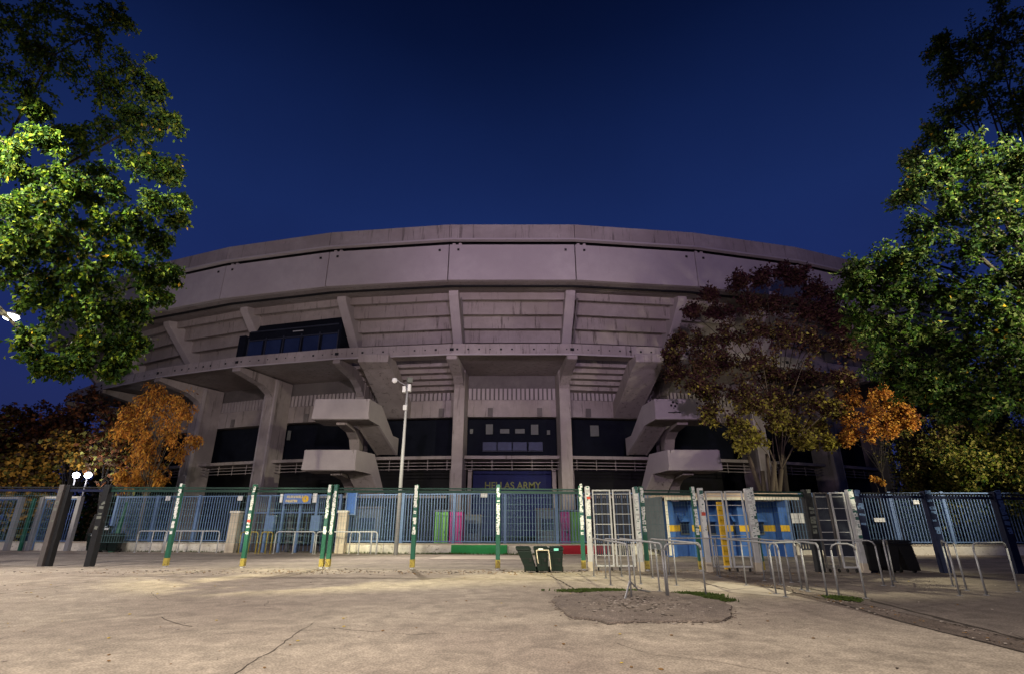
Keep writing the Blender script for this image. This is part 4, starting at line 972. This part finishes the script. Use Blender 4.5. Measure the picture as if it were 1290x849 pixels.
# right foreground tree
L = []
for q in ((1185, 215, 11.2, .55), (1215, 195, 11.0, .45), (1240, 225, 11, .6), (1275, 215, 10.8, .55), (1205, 250, 11.2, .7), (1255, 270, 11, .75), (1285, 280, 10.7, .8), (1175, 285, 11.5, .6), (1225, 310, 11.2, .75), (1275, 335, 11, .8), (1085, 345, 12.2, .42), (1115, 335, 12.0, .55), (1150, 325, 11.8, .55), (1075, 365, 12.4, .35), (1110, 375, 12.2, .6), (1160, 365, 11.8, .7), (1205, 370, 11.5, .75), (1250, 385, 11.2, .8), (1288, 400, 11, .8), (1085, 405, 12.4, .5), (1125, 420, 12.1, .65), (1170, 425, 11.8, .7), (1220, 440, 11.5, .75), (1265, 450, 11.2, .8), (1115, 455, 12.3, .45), (1150, 475, 12.1, .5), (1190, 480, 11.8, .6), (1235, 500, 11.5, .65), (1280, 510, 11.2, .75), (1205, 515, 11.9, .35), (1165, 495, 12.1, .25), (1300, 200, 10.5, .8), (1310, 320, 10.8, 1.0), (1310, 450, 11, 1.0)):
    L += cl(*q)
for q in ((1200, 140, 12.2, .7), (1240, 110, 12.2, .8), (1275, 60, 12, .9), (1225, 60, 12.4, .7), (1180, 175, 12.4, .5), (1165, 225, 12.6, .5), (1140, 245, 12.9, .35), (1285, 140, 11.8, .9), (1260, 20, 12, .9), (1195, 90, 12.6, .5), (1310, 100, 11.5, 1.0), (1150, 200, 12.9, .3), (1185, 60, 12.8, .4)):
    L += cl(*q)
tree((15.5, 12.5, 0), L, 'big green leafy tree covering the right edge of the picture', [LG1, LR3, LG3, LY], .105, 1150, 20, .25, .26, 5.5, seed=9, probs=[.28, .30, .415, .005], spray=.06, twig_len=1.25, name='leafy_tree')

# orange feathery tree before the left columns
def crown(cx_, base_z, h, rad, n, Y, seed, shape='cone', r0=.5, r1=.9, squash=.8):
    rs = random.Random(seed); out = []
    for i in range(n):
        u = (i + .5) / n; z = base_z + h * u
        if shape == 'cone': rr = rad * (1 - u) ** .7 * (.55 + .45 * min(1, u * 4 + .4))
        elif shape == 'vase': rr = rad * (.25 + .75 * math.sin(min(1, u * 1.15) * math.pi * .62))
        else: rr = rad * math.sqrt(max(.05, 1 - (2 * u - 1) ** 2))
        for _ in range(max(1, int(3 * rr / rad + .5))):
            th = rs.uniform(0, 6.283); q = rr * math.sqrt(rs.uniform(.1, 1)); out.append((cx_ + q * math.cos(th), Y + q * math.sin(th) * squash, z + rs.uniform(-.3, .3), rs.uniform(r0, r1)))
    return out
pt = at(197, 560, 36)
tree((pt.x + .3, 36, 0), [(at(px, py, 36).x, 36 + rj.uniform(-1, 1), at(px, py, 36).z, r_ * .72, .8) for px, py, r_ in ((200, 490, .8), (185, 500, .9), (215, 498, .9), (170, 515, .8), (195, 515, 1), (228, 512, .8), (240, 520, .6), (160, 528, .7), (180, 532, 1), (210, 530, .9), (165, 545, .7), (190, 550, 1), (220, 550, .7), (238, 548, .6), (172, 565, .7), (195, 570, .9), (212, 566, .6), (170, 585, .7), (190, 590, .9), (200, 600, .5), (178, 602, .6), (165, 598, .4))],
     'orange feathery autumn tree standing before the left stadium columns', [LO1, LO2, LO3], .22, 640, 20, .95, .13, 3.0, M_trunkp, 'autumn_tree', 21, widths=.35, probs=[.5, .3, .2], spray=.10, dirbias=.5, twig_len=1.9)
# autumn trees in the left background
bgm = [[LP2, LO3, LOl], [LO3, LP2, LP1], [LO2, LOl, LP2]]
for i, (px, pyt, Y, rad, ms, lab) in enumerate(((20, 500, 48, 4.2, 0, 'dark brown tree at the left edge behind the steel gates'), (75, 505, 50, 3.6, 1, 'dark rust tree above the two far lamps'), (125, 492, 46, 3.8, 1, 'dark maroon tree left of the orange feathery tree'), (105, 545, 43, 2.4, 2, 'amber and olive tree around the two far lamps'), (45, 560, 44, 2.0, 2, 'smaller amber tree low at the far left'), (-30, 520, 44, 4.0, 0, 'dark tree cut by the left edge of the photo'), (150, 530, 41, 2.6, 0, 'olive brown tree just left of the orange feathery tree'))):
    p = at(px, pyt, Y); H = p.z
    bg = [c for c in crown(p.x, H * .25, H * .68, rad, 16, Y, 60 + i, 'ball', 1.0, 1.7) if not (abs(c[0] - at(103, 598, Y).x) < 3.2 and c[2] < at(103, 578, Y).z)]
    tree((p.x, Y, 0), bg, lab, bgm[ms], .34, 190, 10, .3, .22, H * .25, M_trunk, 'autumn_tree', 70 + i, probs=[.45, .3, .25], group='autumn trees at the far left', spray=.16, widths=.7)
# large multi-stemmed tree in front of the stadium on the right
L = []
for px, py, r_ in ((895, 375, .5), (925, 368, .7), (955, 362, .7), (985, 352, .6), (995, 365, .8), (1025, 372, .8), (1050, 385, .7), (910, 395, .9), (945, 392, 1), (980, 390, 1), (1020, 400, 1), (1055, 405, .8), (1060, 420, .6), (870, 400, .5)):
    L.append((at(px, py, 33).x, 33 + rj.uniform(-1.2, 1.2), at(px, py, 33).z, r_ * 1.15, .9))
top = L; mid = []
for px, py, r_ in ((860, 425, .7), (850, 445, .6), (885, 430, .9), (915, 425, 1), (950, 425, 1), (985, 430, 1), (1020, 435, 1), (1050, 445, .8), (855, 470, .6), (880, 465, .9), (915, 460, 1), (950, 465, 1.1), (985, 470, 1), (1020, 475, 1), (1045, 485, .7), (870, 490, .6), (900, 495, .9), (935, 500, 1)):
    mid.append((at(px, py, 32).x, 32 + rj.uniform(-1.5, 1), at(px, py, 32).z, r_ * 1.1, .95))
low = []
for px, py, r_ in ((905, 520, .8), (925, 540, .7), (940, 520, .8), (965, 510, .9), (995, 505, .9), (1025, 510, .9), (1045, 520, .7), (975, 530, .7), (1005, 535, .8), (1035, 540, .7), (945, 555, .5), (1010, 560, .6), (930, 565, .4), (1035, 560, .4)):
    low.append((at(px, py, 31).x, 31 + rj.uniform(-1, 1), at(px, py, 31).z, r_ * .95, .8))
pb = at(972, 612, 31)
tree((pb.x, 31.6, 0), low + mid, 'wide multi-stemmed olive and brown tree before the right staircase', [LP2, LOl, LP1, LOy], .21, 1000, 22, .15, .26, 4.8, M_trunkp, 'autumn_tree', 31, stems=7, zs=(6.0, 9.5, [.10, .42, 0, .48]), probs=[.50, .13, .37, 0], spray=.13, limb_every=2, upright=.25)
tree((pb.x + 2.2, 34.2, 0), top, 'dark maroon crowned tree rising behind the olive tree against the fascia', [LP1, LP2], .22, 1100, 24, .0, .2, 7.5, M_trunk, 'autumn_tree', 33, probs=[.75, .25], spray=.14, upright=.7)
# orange tree, thin trunk
tree((at(1110, 612, 30).x, 30, 0), [(at(px, py, 30).x, 30 + rj.uniform(-.8, .8), at(px, py, 30).z, r_, .9) for px, py, r_ in ((1075, 500, .6), (1100, 495, .7), (1125, 505, .6), (1070, 525, .7), (1095, 520, .8), (1120, 525, .7), (1138, 535, .4), (1075, 545, .5), (1095, 545, .6), (1065, 552, .35), (1115, 540, .4), (1130, 515, .5))],
     'small bright orange tree with a thin bare trunk right of the big tree', [LO1, LO2, LO3], .17, 520, 18, .4, .055, 4.4, M_trunk, 'autumn_tree', 41, probs=[.45, .25, .3], spray=.12)
tree((at(1103, 614, 29.8).x + .1, 29.9, 2.0), [(at(1106, 603, 29.8).x, 29.8, at(1106, 603, 29.8).z, .28, .5)], 'small tuft of orange leaves low before the thin bare trunk', [LO2, LO1], .22, 110, 8, .5, .03, .9, M_trunkp, 'shrub', 43, spray=.05, cat='shrub')
# right background trees
for i, (px, pyt, Y, rad, ms, lab) in enumerate(((1175, 520, 33, 2.8, [LOl, LP2, LG3], 'dark olive tree low behind the dark blue fence'), (1235, 535, 30, 2.6, [LOl, LG2, LG3], 'yellow green tree behind the fence near the right edge'), (1290, 530, 29, 2.6, [LOl, LG3, LG1], 'dark green tree cut by the right edge behind the fence'), (1150, 430, 42, 4.6, [LG3, LP1, LP2], 'tall very dark tree behind the orange one at right'), (1230, 450, 40, 4.6, [LG3, LP1, LP2], 'tall very dark tree behind the yellow green one'), (1330, 430, 40, 5.2, [LG3, LP1, LP2], 'tall very dark tree beyond the right edge'))):
    p = at(px, pyt, Y); H = p.z
    tree((p.x, Y, 0), crown(p.x, H * .22, H * .72, rad, 15, Y, 90 + i, 'ball', .9, 1.5), lab, ms, .17, 620, 16, .35, .2, H * .22, M_trunk, 'autumn_tree' if i < 3 else 'leafy_tree', 100 + i, probs=[.5, .25, .25], group='trees behind the fence at right', spray=.14, widths=.6)

# tall dark hedges that close the view beyond the fences
for x0, x1, Y, lab in ((-66, -31, 53, 'long dark hedge closing the view beyond the two globe lamps'), (34, 62, 46, 'long dark hedge closing the view behind the fence at the far right')):
    n = 16; hc = []
    for i in range(n):
        for z in (1.2, 3.2, 5.2): hc.append((x0 + (x1 - x0) * (i + .5) / n + rj.uniform(-.5, .5), Y + rj.uniform(-.5, .5), z + rj.uniform(-.4, .4), 1.7))
    tree(((x0 + x1) / 2, Y, 0), hc, lab, [LG3, LP2], .34, 320, 14, .2, .2, 1.2, M_trunk, 'hedge', 140 + int(x0 > 0), probs=[.6, .4], spray=.2, widths=.8, limb_every=60, cat='hedge')
